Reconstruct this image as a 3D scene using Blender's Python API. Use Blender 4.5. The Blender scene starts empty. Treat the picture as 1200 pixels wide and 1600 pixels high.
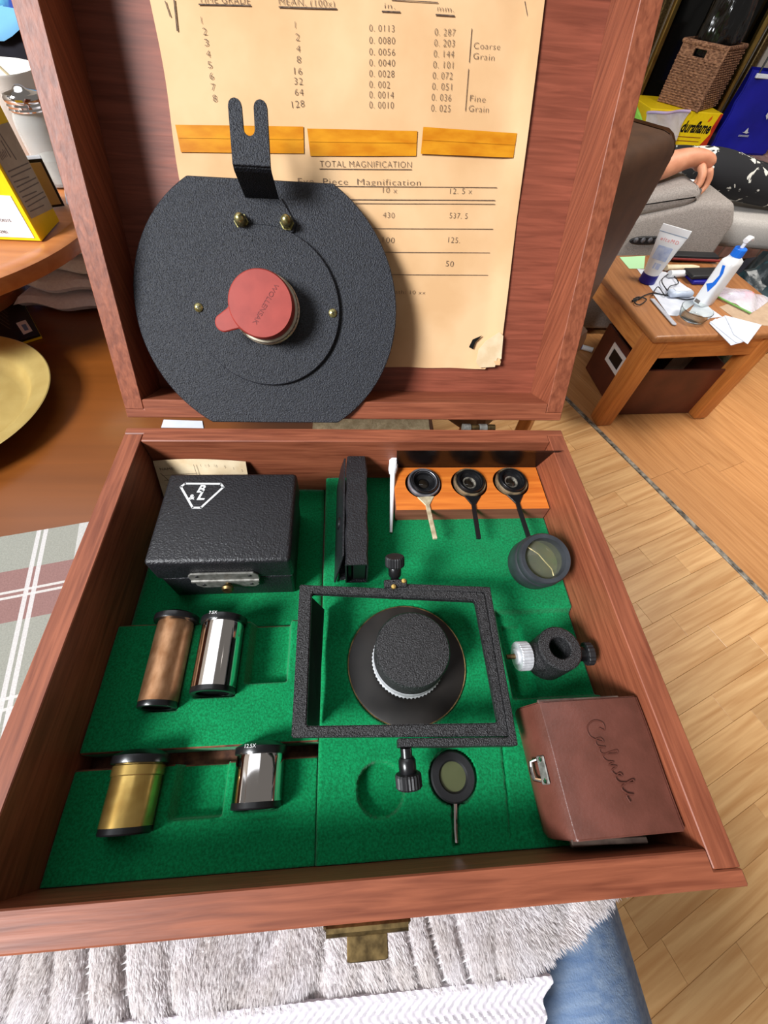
import bpy, bmesh, math, random
from mathutils import Vector, Matrix
random.seed(7)
sc = bpy.context.scene
COL = sc.collection
PI = math.pi
# ------------------------------------------------------------------ camera
F_PX = 645.015                       # focal length in pixels of the 1200 x 1600 frame
RX, RY, RZ = 0.597355, -0.062596, -0.056211
CAM = Vector((0.14669, 0.03873, 0.98501))
ROT = Matrix.Rotation(RZ, 3, 'Z') @ Matrix.Rotation(RY, 3, 'Y') @ Matrix.Rotation(RX, 3, 'X')
cd = bpy.data.cameras.new('camera'); cd.sensor_fit = 'VERTICAL'; cd.sensor_height = 36.0
cd.lens = F_PX * 36.0 / 1600.0; cd.clip_start = 0.01; cd.clip_end = 50
cam = bpy.data.objects.new('camera', cd); COL.objects.link(cam)
cam.matrix_world = Matrix.Translation(CAM) @ ROT.to_4x4()
sc.camera = cam
# ------------------------------------------------------------------ world, lights, exposure
w = bpy.data.worlds.new('world'); sc.world = w; w.use_nodes = True
bg = w.node_tree.nodes['Background']; bg.inputs[0].default_value = (1.0, 0.93, 0.86, 1); bg.inputs[1].default_value = 0.18
def area(name, loc, target, sx, sy, power, col):
    l = bpy.data.lights.new(name, 'AREA'); l.shape = 'RECTANGLE'; l.size = sx; l.size_y = sy; l.energy = power; l.color = col
    o = bpy.data.objects.new(name, l); COL.objects.link(o); o.location = loc
    o.rotation_euler = (Vector(target) - Vector(loc)).to_track_quat('-Z', 'Y').to_euler(); return o
kl = area('window_daylight', (-1.42, -0.86, 2.28), (0.2, 0.15, 0.75), 0.70, 0.70, 128, (0.95, 0.975, 1.0))
cl0 = area('added_overhead_fill', (-0.75, 0.95, 2.60), (-0.75, 0.95, 0.0), 2.3, 1.3, 17, (0.92, 0.95, 1.0))  # added overhead light for chrome reflections, sheen and top fill; no known fixture
rl = area('added_floor_fill_right', (1.9, 1.1, 2.55), (1.7, 1.15, 0.0), 0.9, 0.9, 15, (1.0, 0.95, 0.88)); rl.data.spread = math.radians(75)  # added fill that brightens the floor on the right, not a known lamp
sc.view_settings.view_transform = 'Standard'; sc.view_settings.look = 'None'
sc.view_settings.gamma = 1.0; sc.view_settings.use_curve_mapping = False
sc.view_settings.exposure = 0.0

# ------------------------------------------------------------------ helpers
def P(x, y, z):                       # pixel -> point on the horizontal plane z
    d = ROT @ Vector(((x - 600) / F_PX, -(y - 800) / F_PX, -1.0)); s = (z - CAM.z) / d.z; return CAM + d * s
def PY(x, y, Y):                      # pixel -> point on the upright plane y = Y
    d = ROT @ Vector(((x - 600) / F_PX, -(y - 800) / F_PX, -1.0)); s = (Y - CAM.y) / d.y; return CAM + d * s
def PP(x, y, M):                      # pixel -> (u, v) on the local xy plane of M
    d = ROT @ Vector(((x - 600) / F_PX, -(y - 800) / F_PX, -1.0)); n = M.to_3x3().col[2]; o = M.translation
    s = (o - CAM).dot(n) / d.dot(n); q = M.inverted() @ (CAM + d * s); return q.x, q.y
def lin(c):
    r = []
    for v in c:
        v /= 255.0; r.append(v / 12.92 if v <= 0.04045 else ((v + 0.055) / 1.055) ** 2.4)
    return (r[0], r[1], r[2], 1.0)
def mat(name, col, rough=0.5, metal=0.0, col2=None, scale=(1, 1, 1), amount=(0.35, 0.65), detail=4.0, bump=0.0, bscale=None, bdist=0.001,
        coat=0.0, trans=0.0, ior=1.45, alpha=1.0, spec=0.5, rnd=0.0, distort=0.0, sheen=0.0):
    m = bpy.data.materials.new(name); m.use_nodes = True; nt = m.node_tree; N = nt.nodes; L = nt.links
    b = N['Principled BSDF']
    b.inputs['Base Color'].default_value = lin(col); b.inputs['Roughness'].default_value = rough; b.inputs['Metallic'].default_value = metal
    b.inputs['Coat Weight'].default_value = coat; b.inputs['Coat Roughness'].default_value = 0.15
    b.inputs['Transmission Weight'].default_value = trans; b.inputs['IOR'].default_value = ior; b.inputs['Alpha'].default_value = alpha
    b.inputs['Specular IOR Level'].default_value = spec; b.inputs['Sheen Weight'].default_value = sheen
    tc = N.new('ShaderNodeTexCoord'); oi = N.new('ShaderNodeObjectInfo')
    def noise(scl, det, dis=0.0):
        mp = N.new('ShaderNodeMapping'); mp.inputs['Scale'].default_value = scl
        L.new(tc.outputs['Object'], mp.inputs['Vector'])
        if rnd:
            va = N.new('ShaderNodeVectorMath'); va.operation = 'ADD'; vm = N.new('ShaderNodeVectorMath'); vm.operation = 'SCALE'
            vm.inputs[0].default_value = (13.0, 7.0, 5.0); L.new(oi.outputs['Random'], vm.inputs['Scale'])
            L.new(mp.outputs[0], va.inputs[0]); L.new(vm.outputs[0], va.inputs[1]); src = va.outputs[0]
        else: src = mp.outputs[0]
        n = N.new('ShaderNodeTexNoise'); n.inputs['Scale'].default_value = 1.0; n.inputs['Detail'].default_value = det; n.inputs['Distortion'].default_value = dis
        L.new(src, n.inputs['Vector']); return n
    if col2 is not None:
        n = noise(scale, detail, distort); r = N.new('ShaderNodeValToRGB'); L.new(n.outputs['Fac'], r.inputs[0])
        r.color_ramp.elements[0].position = amount[0]; r.color_ramp.elements[1].position = amount[1]
        r.color_ramp.elements[0].color = lin(col2); r.color_ramp.elements[1].color = lin(col)
        out = r.outputs[0]
        if rnd:
            hs = N.new('ShaderNodeHueSaturation'); mr = N.new('ShaderNodeMapRange')
            mr.inputs['To Min'].default_value = 1 - rnd; mr.inputs['To Max'].default_value = 1 + rnd
            L.new(oi.outputs['Random'], mr.inputs['Value']); L.new(mr.outputs[0], hs.inputs['Value']); L.new(out, hs.inputs['Color']); out = hs.outputs[0]
        L.new(out, b.inputs['Base Color'])
    if bump:
        n = noise(bscale or scale, 3.0); bp = N.new('ShaderNodeBump'); bp.inputs['Strength'].default_value = bump; bp.inputs['Distance'].default_value = bdist
        L.new(n.outputs['Fac'], bp.inputs['Height']); L.new(bp.outputs[0], b.inputs['Normal'])
    return m
ROOT = {}
def tag(o, label=None, cat=None, group=None, kind=None):
    if label: o['label'] = label
    if cat: o['category'] = cat
    if group: o['group'] = group
    if kind: o['kind'] = kind
    return o
def thing(name, label, cat, loc=(0, 0, 0), group=None):
    o = bpy.data.objects.new(name, None); COL.objects.link(o); o.location = loc; o.empty_display_size = 0.01
    ROOT[o] = Vector(loc); return tag(o, label, cat, group)
def mk(name, bm, m, parent=None, smooth=False, label=None, kind=None):      # geometry given in world coordinates
    if not isinstance(bm, bpy.types.Mesh):
        me = bpy.data.meshes.new(name); bm.normal_update(); bm.to_mesh(me); bm.free()
    else: me = bm
    if smooth:
        for p in me.polygons: p.use_smooth = True
        try: me.set_sharp_from_angle(angle=math.radians(38))
        except Exception: pass
    for x in (m if isinstance(m, (list, tuple)) else [m]): me.materials.append(x)
    o = bpy.data.objects.new(name, me); COL.objects.link(o)
    if parent is not None:
        r = ROOT[parent]; me.transform(Matrix.Translation(-r)); o.parent = parent; ROOT[o] = r
    else: ROOT[o] = Vector((0, 0, 0))
    return tag(o, label, None, None, kind)
def solo(name, bm, m, label, cat, loc, smooth=False, group=None, kind=None):   # a top-level thing that is one mesh
    o = mk(name, bm, m, None, smooth); o.data.transform(Matrix.Translation(-Vector(loc))); o.location = loc; ROOT[o] = Vector(loc)
    return tag(o, label, cat, group, kind)
def struct(name, bm, m): o = mk(name, bm, m); o['kind'] = 'structure'; return o
def dup(root, loc, rotz=0.0, label=None):
    r = root.copy(); COL.objects.link(r); r.location = loc; r.rotation_euler.z = rotz
    if label: r['label'] = label
    for ch in list(root.children):
        c = ch.copy(); COL.objects.link(c); c.parent = r
        for g in ch.children:
            d = g.copy(); COL.objects.link(d); d.parent = c
    return r
NB = bmesh.new
def merge(bm, t, M=None):
    if M is not None: t.transform(M)
    me = bpy.data.meshes.new('tmp'); t.to_mesh(me); t.free(); bm.from_mesh(me); bpy.data.meshes.remove(me); return bm
def box(bm, a, b, bev=0.0, M=None, seg=1):
    t = NB(); bmesh.ops.create_cube(t, size=1.0)
    s = [b[i] - a[i] for i in range(3)]; c = [(b[i] + a[i]) / 2 for i in range(3)]
    for v in t.verts: v.co = Vector((v.co.x * s[0] + c[0], v.co.y * s[1] + c[1], v.co.z * s[2] + c[2]))
    if bev: bmesh.ops.bevel(t, geom=list(t.edges), offset=bev, segments=seg, affect='EDGES', profile=0.5)
    return merge(bm, t, M)
def prism(bm, poly, z0, z1, M=None, bev=0.0, seg=1):      # poly in local xy, extruded along local z
    t = NB(); f0 = t.faces.new([t.verts.new((x, y, z0)) for x, y in poly])
    r = bmesh.ops.extrude_face_region(t, geom=[f0])
    for v in [g for g in r['geom'] if isinstance(g, bmesh.types.BMVert)]: v.co.z = z1
    bmesh.ops.recalc_face_normals(t, faces=t.faces)
    if bev: bmesh.ops.bevel(t, geom=list(t.edges), offset=bev, segments=seg, affect='EDGES', profile=0.5)
    return merge(bm, t, M)
def lathe(bm, prof, n=32, M=None, knurl=None):            # prof: (r, z); closed with fans when r == 0
    t = NB(); rings = []
    for i, (r, z) in enumerate(prof):
        if r <= 1e-7: rings.append([t.verts.new((0, 0, z))]); continue
        ring = []
        for k in range(n):
            rr = r * (1 - (knurl[1] if k % 2 else 0)) if knurl and knurl[0][0] <= i <= knurl[0][1] else r
            a = 2 * PI * k / n; ring.append(t.verts.new((rr * math.cos(a), rr * math.sin(a), z)))
        rings.append(ring)
    for A, B in zip(rings, rings[1:]):
        for k in range(n):
            k2 = (k + 1) % n
            if len(A) == 1 and len(B) == 1: continue
            if len(A) == 1: t.faces.new((A[0], B[k2], B[k]))
            elif len(B) == 1: t.faces.new((A[k], A[k2], B[0]))
            else: t.faces.new((A[k], A[k2], B[k2], B[k]))
    bmesh.ops.recalc_face_normals(t, faces=t.faces)
    return merge(bm, t, M)
def tube(bm, pts, rad, n=10, M=None, cap=True, squash=None):
    t = NB(); pts = [Vector(p) for p in pts]; rings = []; up = Vector((0.01, 0.02, 1))
    for i, p in enumerate(pts):
        d = (pts[min(i + 1, len(pts) - 1)] - pts[max(i - 1, 0)]).normalized()
        a = d.cross(up); a = a.normalized() if a.length > 1e-4 else Vector((1, 0, 0)); b = a.cross(d)
        r = rad[i] if isinstance(rad, (list, tuple)) else rad
        sq = squash or 1.0
        rings.append([t.verts.new(p + a * r * math.cos(2 * PI * k / n) + b * r * sq * math.sin(2 * PI * k / n)) for k in range(n)])
    for A, B in zip(rings, rings[1:]):
        for k in range(n): t.faces.new((A[k], A[(k + 1) % n], B[(k + 1) % n], B[k]))
    if cap: t.faces.new(rings[0][::-1]); t.faces.new(rings[-1])
    bmesh.ops.recalc_face_normals(t, faces=t.faces)
    return merge(bm, t, M)
def smooth(pts, n=6):                     # Catmull-Rom through the points
    p = [Vector(q) for q in pts]; p = [p[0]] + p + [p[-1]]; out = []
    for i in range(1, len(p) - 2):
        for k in range(n):
            t = k / n; a, b_, c, d = p[i - 1], p[i], p[i + 1], p[i + 2]; out.append(0.5 * ((2 * b_) + (c - a) * t + (2 * a - 5 * b_ + 4 * c - d) * t * t + (3 * b_ - a - 3 * c + d) * t ** 3))
    return out + [p[-1]]
def axis(o, d, roll=None):              # matrix whose local z runs along d from o
    d = Vector(d).normalized(); x = Vector(roll) if roll else (Vector((1, 0, 0)) if abs(d.x) < 0.9 else Vector((0, 1, 0)))
    y = d.cross(x).normalized(); x = y.cross(d).normalized()
    M = Matrix((x, y, d)).transposed().to_4x4(); M.translation = Vector(o); return M
def grid(fn, x0, x1, y0, y1, nx, ny, closed_below=None):  # height field mesh: fn(x, y) -> z (or a full point)
    vs = []; fs = []
    for j in range(ny + 1):
        for i in range(nx + 1):
            x = x0 + (x1 - x0) * i / nx; y = y0 + (y1 - y0) * j / ny; q = fn(x, y); vs.append(q if isinstance(q, (tuple, Vector)) else (x, y, q))
    for j in range(ny):
        for i in range(nx): a = j * (nx + 1) + i; fs.append((a, a + 1, a + nx + 2, a + nx + 1))
    if closed_below is not None:
        per = [i for i in range(nx)] + [j * (nx + 1) + nx for j in range(ny)] + [ny * (nx + 1) + i for i in range(nx, 0, -1)] + [j * (nx + 1) for j in range(ny, 0, -1)]
        base = len(vs)
        for p in per: q = vs[p]; vs.append((q[0], q[1], closed_below))
        n = len(per)
        for k in range(n): fs.append((per[k], base + k, base + (k + 1) % n, per[(k + 1) % n]))
    me = bpy.data.meshes.new('grid'); me.from_pydata(vs, [], fs); me.update(); return me
def sheet(fn, nx, ny, thick, dirv=(0, 0, -1)):            # thin sheet of real thickness from fn(s, t) -> point, s,t in 0..1
    t = NB(); d = Vector(dirv) * thick; A = [[t.verts.new(Vector(fn(i / nx, j / ny))) for i in range(nx + 1)] for j in range(ny + 1)]
    B = [[t.verts.new(v.co + d) for v in row] for row in A]
    for j in range(ny):
        for i in range(nx):
            t.faces.new((A[j][i], A[j][i + 1], A[j + 1][i + 1], A[j + 1][i])); t.faces.new((B[j][i], B[j + 1][i], B[j + 1][i + 1], B[j][i + 1]))
    for i in range(nx):
        t.faces.new((A[0][i], B[0][i], B[0][i + 1], A[0][i + 1])); t.faces.new((A[ny][i], A[ny][i + 1], B[ny][i + 1], B[ny][i]))
    for j in range(ny):
        t.faces.new((A[j][0], A[j + 1][0], B[j + 1][0], B[j][0])); t.faces.new((A[j][nx], B[j][nx], B[j + 1][nx], A[j + 1][nx]))
    bmesh.ops.recalc_face_normals(t, faces=t.faces); return t
def lettering(bm, s, M, w=None, h=None, ext=0.0, align='CENTER', space=1.0, size=0.01, shear=0.0, bold=0.0):
    cu = bpy.data.curves.new('t', 'FONT'); cu.body = s; cu.size = size; cu.align_x = 'LEFT'; cu.extrude = ext; cu.space_character = space; cu.shear = shear; cu.resolution_u = 3; cu.offset = bold
    ob = bpy.data.objects.new('t', cu); me = bpy.data.meshes.new_from_object(ob); t = NB(); t.from_mesh(me)
    bpy.data.objects.remove(ob); bpy.data.curves.remove(cu); bpy.data.meshes.remove(me)
    if not t.verts: t.free(); return bm
    xs = [v.co.x for v in t.verts]; x0, x1 = min(xs), max(xs); cap = 0.729 * size * 0.95
    sx = (w / (x1 - x0)) if w else 1.0; sy = (h / cap) if h else sx
    if not w and h: sx = sy = h / cap
    off = {'CENTER': -(x0 + x1) / 2, 'LEFT': -x0}[align]
    for v in t.verts: v.co.x = (v.co.x + off) * sx; v.co.y *= sy
    return merge(bm, t, M)
def tl(x, y, z): return Matrix.Translation((x, y, z))
def stroke(bm, M, pts, wd, h=0.0002):                     # flat line of width wd through 2d points on M's plane
    for a, b in zip(pts, pts[1:]):
        a = Vector(a); b = Vector(b); d = (b - a).normalized(); n = Vector((-d.y, d.x)) * wd / 2; e = d * wd * 0.3
        prism(bm, [tuple(a - n - e), tuple(b - n + e), tuple(b + n + e), tuple(a + n - e)], 0, h, M)
    return bm
def sstep(a, b, x): t = min(1, max(0, (x - a) / (b - a))); return t * t * (3 - 2 * t)

# ------------------------------------------------------------------ materials
def wood(name, a, b, ax, rough=0.45, fine=420, rnd=0.0, coat=0.0, bump=0.25, amount=(0.3, 0.7)):
    s = [fine] * 3; s[ax] = fine * 0.06
    return mat(name, a, rough, col2=b, scale=tuple(s), detail=6, amount=amount, bump=bump, bscale=tuple(s), bdist=0.0004, rnd=rnd, coat=coat, distort=0.6)
MAH_A, MAH_B = (148, 84, 58), (108, 55, 36)
mah_x = wood('mahogany_across', MAH_A, MAH_B, 0); mah_y = wood('mahogany_along', MAH_A, MAH_B, 1)
ply = wood('lid_plywood', (142, 76, 56), (108, 54, 38), 0, fine=420)
felt_m = mat('green_felt', (7, 130, 76), 0.95, col2=(3, 100, 55), scale=(900, 900, 900), bump=0.55, bscale=(1400, 1400, 1400), bdist=0.0006, spec=0.1, sheen=0.15)
raw_wood = mat('raw_cut_wood', (120, 74, 50), 0.8, col2=(70, 38, 26), scale=(200, 200, 900))
crinkle = mat('black_crinkle_paint', (60, 59, 61), 0.4, col2=(16, 16, 18), scale=(1300, 1300, 1300), amount=(0.4, 0.75), bump=1.0, bscale=(1600, 1600, 1600), bdist=0.0009, spec=0.55)
crinkle2 = mat('black_board_paint', (36, 39, 48), 0.5, col2=(16, 17, 22), scale=(1100, 1100, 1100), bump=0.9, bscale=(1250, 1250, 1250), bdist=0.0009, spec=0.5)
leather = mat('black_leather', (30, 30, 34), 0.38, col2=(22, 22, 25), scale=(500, 500, 500), bump=0.8, bscale=(900, 900, 900), bdist=0.0007, spec=0.55)
black = mat('black_enamel', (17, 17, 19), 0.28, spec=0.6, bump=0.05, bscale=(300, 300, 300))
black_soft = mat('black_plastic', (26, 26, 28), 0.5, bump=0.1, bscale=(400, 400, 400))
flange_m = mat('flange_black', (34, 30, 27), 0.5, col2=(26, 23, 21), scale=(90, 90, 90))
chrome = mat('chrome', (226, 222, 220), 0.07, 1.0, bump=0.02, bscale=(60, 60, 900))
alu = mat('aluminium', (216, 217, 220), 0.5, 0.45, col2=(190, 190, 194), scale=(400, 400, 400))
steel = mat('grey_steel', (150, 148, 142), 0.4, 0.6, col2=(112, 110, 104), scale=(300, 300, 300))
brass = mat('brass', (214, 180, 104), 0.26, 0.9, col2=(186, 148, 78), scale=(120, 120, 30))
old_brass = mat('tarnished_brass', (150, 126, 84), 0.45, 1.0, col2=(92, 76, 52), scale=(250, 250, 250))
copper = mat('worn_brown_brass', (186, 142, 106), 0.4, 0.85, col2=(152, 108, 74), scale=(260, 120, 260), detail=8)
zinc = mat('yellow_zinc', (190, 184, 130), 0.35, 0.9, col2=(120, 105, 60), scale=(500, 500, 500))
red_rubber = mat('red_rubber', (152, 56, 46), 0.5, col2=(142, 50, 41), scale=(120, 120, 120))
red_dark = mat('red_letters', (110, 38, 34), 0.6, bump=0.05, bscale=(300, 300, 300))
paper = mat('aged_paper', (218, 180, 136), 0.8, col2=(204, 162, 116), scale=(22, 22, 22), detail=6, bump=0.05, bscale=(60, 60, 60))
paper_pale = mat('pale_torn_paper', (226, 206, 172), 0.85, col2=(206, 180, 142), scale=(80, 80, 80))
ink = mat('typed_ink', (62, 50, 44), 0.8, col2=(112, 90, 72), scale=(700, 700, 700))
tape_m = mat('amber_tape', (206, 138, 26), 0.25, col2=(188, 114, 14), scale=(70, 70, 220), detail=4, coat=0.3)
white_ink = mat('silver_print', (222, 222, 222), 0.45, col2=(200, 200, 200), scale=(500, 500, 500))
brown_leather = mat('brown_leather', (96, 54, 44), 0.36, col2=(80, 44, 34), scale=(60, 60, 60), bump=0.2, bscale=(700, 700, 700), bdist=0.0005)
worn_leather = mat('worn_leather_pages', (96, 80, 70), 0.7, col2=(66, 52, 46), scale=(200, 200, 600))
block_wood = wood('orange_block_wood', (214, 122, 46), (180, 90, 28), 0, fine=260)
block_side = wood('block_side_wood', (140, 84, 66), (112, 62, 48), 0, fine=260)  # browner, darker tone for every face of the block but the top
glass = mat('clear_glass', (240, 245, 240), 0.02, trans=1.0, ior=1.3)
lens_glass = mat('coated_lens_glass', (236, 238, 215), 0.03, trans=0.95, ior=1.3)
green_glass = mat('green_filter_glass', (84, 88, 60), 0.12, col2=(76, 80, 54), scale=(60, 60, 60), spec=0.7)
white_pl = mat('white_plastic', (236, 238, 240), 0.35, bump=0.02, bscale=(100, 100, 100))
cotton = mat('cotton', (238, 238, 240), 0.95, bump=0.5, bscale=(900, 900, 900))
table_m = wood('table_top_wood', (120, 66, 23), (104, 56, 18), 0, rough=0.3, fine=60, coat=0.3, bump=0.05)
cloth_white = mat('white_cloth', (246, 242, 242), 0.95, col2=(236, 230, 232), scale=(300, 300, 300), bump=0.3, bscale=(900, 900, 900))
gold_plate = mat('gold_foil_card', (196, 172, 106), 0.32, 0.4, col2=(186, 160, 95), scale=(60, 60, 60))
turn_m = wood('turntable_wood', (186, 118, 66), (160, 92, 46), 0, fine=80, coat=0.2)
yellow = mat('yellow_card', (250, 214, 10), 0.5, col2=(244, 204, 6), scale=(80, 80, 80))
grey_card = mat('grey_card', (176, 164, 146), 0.6, col2=(166, 154, 136), scale=(80, 80, 80))
white_card = mat('white_card', (236, 238, 244), 0.55, col2=(228, 230, 236), scale=(80, 80, 80))
print_grey = mat('grey_print', (112, 104, 98), 0.8, bump=0.02, bscale=(100, 100, 100))
red_print = mat('red_print', (196, 30, 30), 0.6, bump=0.02, bscale=(100, 100, 100))
orange_print = mat('brown_print', (150, 80, 20), 0.6, bump=0.02, bscale=(100, 100, 100))
black_card = mat('black_card', (14, 13, 12), 0.4, bump=0.02, bscale=(100, 100, 100))
oak = wood('light_oak_laminate', (218, 174, 120), (188, 136, 82), 0, fine=70, rnd=0.10, coat=0.1, bump=0.04, rough=0.4)
oak_dark = wood('warm_oak_laminate', (198, 142, 88), (170, 114, 64), 0, fine=90, rnd=0.07, coat=0.1, bump=0.04, rough=0.4)
strip_m = mat('worn_metal_strip', (158, 150, 136), 0.5, 0.2, col2=(70, 62, 52), scale=(60, 60, 60), detail=8)
sub_m = mat('floor_base', (150, 108, 70), 0.8, col2=(130, 92, 60), scale=(4, 4, 4))
end_wood = wood('honey_oak', (206, 132, 64), (172, 100, 42), 2, fine=110, coat=0.3, bump=0.08)
end_wood_x = wood('honey_oak_across', (206, 132, 64), (172, 100, 42), 0, fine=110, coat=0.3, bump=0.08)
end_top = wood('oak_table_top', (168, 112, 66), (140, 88, 48), 1, fine=110, coat=0.3, bump=0.08)
bin_m = mat('dark_red_brown_leatherette', (98, 48, 32), 0.45, col2=(80, 38, 26), scale=(14, 14, 14), bump=0.1, bscale=(300, 300, 300))
tweed = mat('grey_tweed', (158, 149, 142), 0.95, col2=(132, 124, 118), scale=(260, 260, 260), bump=0.5, bscale=(400, 400, 400), bdist=0.002)
tweed_light = mat('pale_grey_fabric', (190, 184, 178), 0.95, col2=(172, 166, 160), scale=(260, 260, 260), bump=0.4, bscale=(400, 400, 400), bdist=0.002)
brown_chair = mat('dark_brown_leather', (88, 56, 34), 0.5, col2=(74, 46, 27), scale=(30, 30, 30), bump=0.1, bscale=(300, 300, 300))
skin_m = mat('skin', (214, 150, 116), 0.5, col2=(200, 134, 102), scale=(30, 30, 30), bump=0.15, bscale=(200, 200, 200))
denim = mat('blue_denim', (132, 152, 180), 0.95, col2=(100, 126, 164), scale=(40, 260, 260), detail=8, bump=0.3, bscale=(900, 900, 900), sheen=0.1)
fleece_m = mat('white_fleece', (236, 232, 234), 0.95, col2=(218, 212, 210), scale=(150, 150, 150), spec=0.1, sheen=0.2)
fleece_t = mat('white_fleece_tufts', (240, 236, 238), 0.9, col2=(222, 215, 212), scale=(90, 60, 60), spec=0.1)
brick_m = mat('pinkish_brick', (176, 140, 130), 0.9, col2=(142, 106, 98), scale=(18, 18, 18), detail=8, rnd=0.12, bump=0.4, bscale=(90, 90, 90), bdist=0.004)
mortar = mat('mortar', (150, 140, 132), 0.95, col2=(130, 120, 112), scale=(40, 40, 40))
wall_m = mat('wall_paint', (196, 186, 172), 0.9, col2=(190, 180, 166), scale=(6, 6, 6))
soot = mat('black_glass_door', (12, 12, 11), 0.12, bump=0.02, bscale=(4, 4, 4))
basket_m = mat('woven_seagrass', (176, 128, 96), 0.9, col2=(104, 68, 48), scale=(90, 90, 200), detail=2, bump=0.9, bscale=(90, 90, 200), bdist=0.004)
bin_bag = mat('black_bin_bag', (12, 12, 13), 0.18, bump=0.9, bscale=(22, 22, 9), bdist=0.02, spec=0.8)
blue_m = mat('royal_blue_bag', (28, 30, 150), 0.3, col2=(22, 24, 128), scale=(10, 10, 10), bump=0.3, bscale=(9, 9, 5), bdist=0.01)
lime = mat('lime_green_cloth', (170, 240, 100), 0.9, col2=(156, 226, 88), scale=(20, 20, 20))
poly = mat('clear_polythene', (235, 232, 240), 0.2, col2=(214, 206, 224), scale=(12, 12, 12), alpha=0.42, bump=0.8, bscale=(30, 30, 30), bdist=0.01)
navy = mat('navy_cloth', (26, 24, 34), 0.9, col2=(18, 16, 24), scale=(30, 30, 30), bump=0.3, bscale=(60, 60, 60))
blue_cloth = mat('blue_patterned_cloth', (40, 70, 150), 0.85, col2=(90, 170, 190), scale=(14, 14, 14), amount=(0.4, 0.5))
sky_cloth = mat('pale_blue_trim', (110, 170, 210), 0.8, bump=0.1, bscale=(60, 60, 60))
blue_cap = mat('blue_plastic', (24, 110, 220), 0.35, bump=0.02, bscale=(60, 60, 60))
navy_cap = mat('navy_plastic', (28, 26, 130), 0.35, bump=0.02, bscale=(60, 60, 60))
teal_cap = mat('teal_plastic', (20, 168, 176), 0.35, bump=0.02, bscale=(60, 60, 60))
pink_cap = mat('coral_plastic', (240, 110, 100), 0.4, bump=0.02, bscale=(60, 60, 60))
green_zip = mat('green_zip_plastic', (96, 150, 60), 0.4, bump=0.02, bscale=(60, 60, 60))
mint = mat('mint_paper', (176, 222, 170), 0.7, bump=0.05, bscale=(60, 60, 60))
white_paper = mat('white_paper', (206, 209, 218), 0.75, col2=(190, 194, 205), scale=(30, 30, 30))
kraft = mat('kraft_paper', (176, 150, 124), 0.85, col2=(164, 138, 112), scale=(40, 40, 40))
teal_dark = mat('dark_teal_bag', (24, 34, 38), 0.35, col2=(40, 84, 92), scale=(9, 9, 9), amount=(0.35, 0.5), bump=0.6, bscale=(20, 20, 20), bdist=0.01)
ceramic = mat('cream_ceramic', (232, 226, 218), 0.3, col2=(226, 218, 208), scale=(20, 20, 20))
salt = mat('white_grains', (232, 226, 218), 0.9, bump=0.3, bscale=(500, 500, 500))
def fibre(m, k):                      # thin fibres let light through
    nt = m.node_tree; N = nt.nodes; out = N['Material Output']; t = N.new('ShaderNodeBsdfTranslucent'); t.inputs['Color'].default_value = (0.9, 0.88, 0.88, 1); mx = N.new('ShaderNodeMixShader'); mx.inputs[0].default_value = k
    nt.links.new(N['Principled BSDF'].outputs[0], mx.inputs[1]); nt.links.new(t.outputs[0], mx.inputs[2]); nt.links.new(mx.outputs[0], out.inputs['Surface'])
fibre(fleece_t, 0.5)
cream_fuzz = mat('cream_towelling', (214, 196, 158), 0.95, col2=(188, 168, 130), scale=(260, 260, 260), bump=0.8, bscale=(700, 700, 700), bdist=0.001)

# ================================================================== the room
FLOOR_A = math.radians(21.5); FC, FS = math.cos(FLOOR_A), math.sin(FLOOR_A)
FM = Matrix.Rotation(FLOOR_A, 4, 'Z')                      # planks of the near floor run along local x
b = NB(); box(b, (-3.2, -2.6, -0.05), (4.6, 5.2, -0.008)); floor = struct('floor', b, sub_m)
SEAM = 1.328                                                # local x of the threshold strip
def plank_mesh(L, Wd):
    t = NB(); box(t, (0, 0.0002, -0.008), (L - 0.0004, Wd - 0.0002, 0.0), 0.0005); me = bpy.data.meshes.new('plank'); t.to_mesh(me); t.free(); return me
def plank(me, m, lx, ly, rot):
    o = bpy.data.objects.new('plank', me); COL.objects.link(o)
    if not me.materials: me.materials.append(m)
    q = FM @ Vector((lx, ly, 0)); o.location = q; o.rotation_euler.z = FLOOR_A + rot; o.parent = floor
PW = 0.0617; LENS = (0.36, 0.42, 0.30); near = [plank_mesh(L, PW) for L in LENS]
cuts = [plank_mesh(L, PW) for L in (0.13, 0.21, 0.28, 0.34)]; CL = (0.13, 0.21, 0.28, 0.34)
for r in range(-18, 15):
    y = r * PW - 0.0065; k = (r * 5 + 3) % 4; x = SEAM - 0.008 - CL[k]; plank(cuts[k], oak, x, y, 0); n = r
    while x > 0.42: q = n % 3; x -= LENS[q]; plank(near[q], oak, x, y, 0); n += 1
far_m = plank_mesh(1.1, 0.125); far_s = plank_mesh(0.62, 0.125)
for c in range(13):                                         # far planks run along the strip
    x = SEAM + 0.008 + 0.125 * (c + 1); y = -0.55 - random.uniform(0, 0.6)
    while y < 2.2: 
        me = far_m if random.random() < 0.6 else far_s; plank(me, oak_dark, x, y, PI / 2); y += 1.1 if me is far_m else 0.62
b = NB(); box(b, (SEAM - 0.008, -1.2, -0.006), (SEAM + 0.008, 2.4, 0.003), 0.002, FM); struct('trim_1', b, strip_m)
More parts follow.
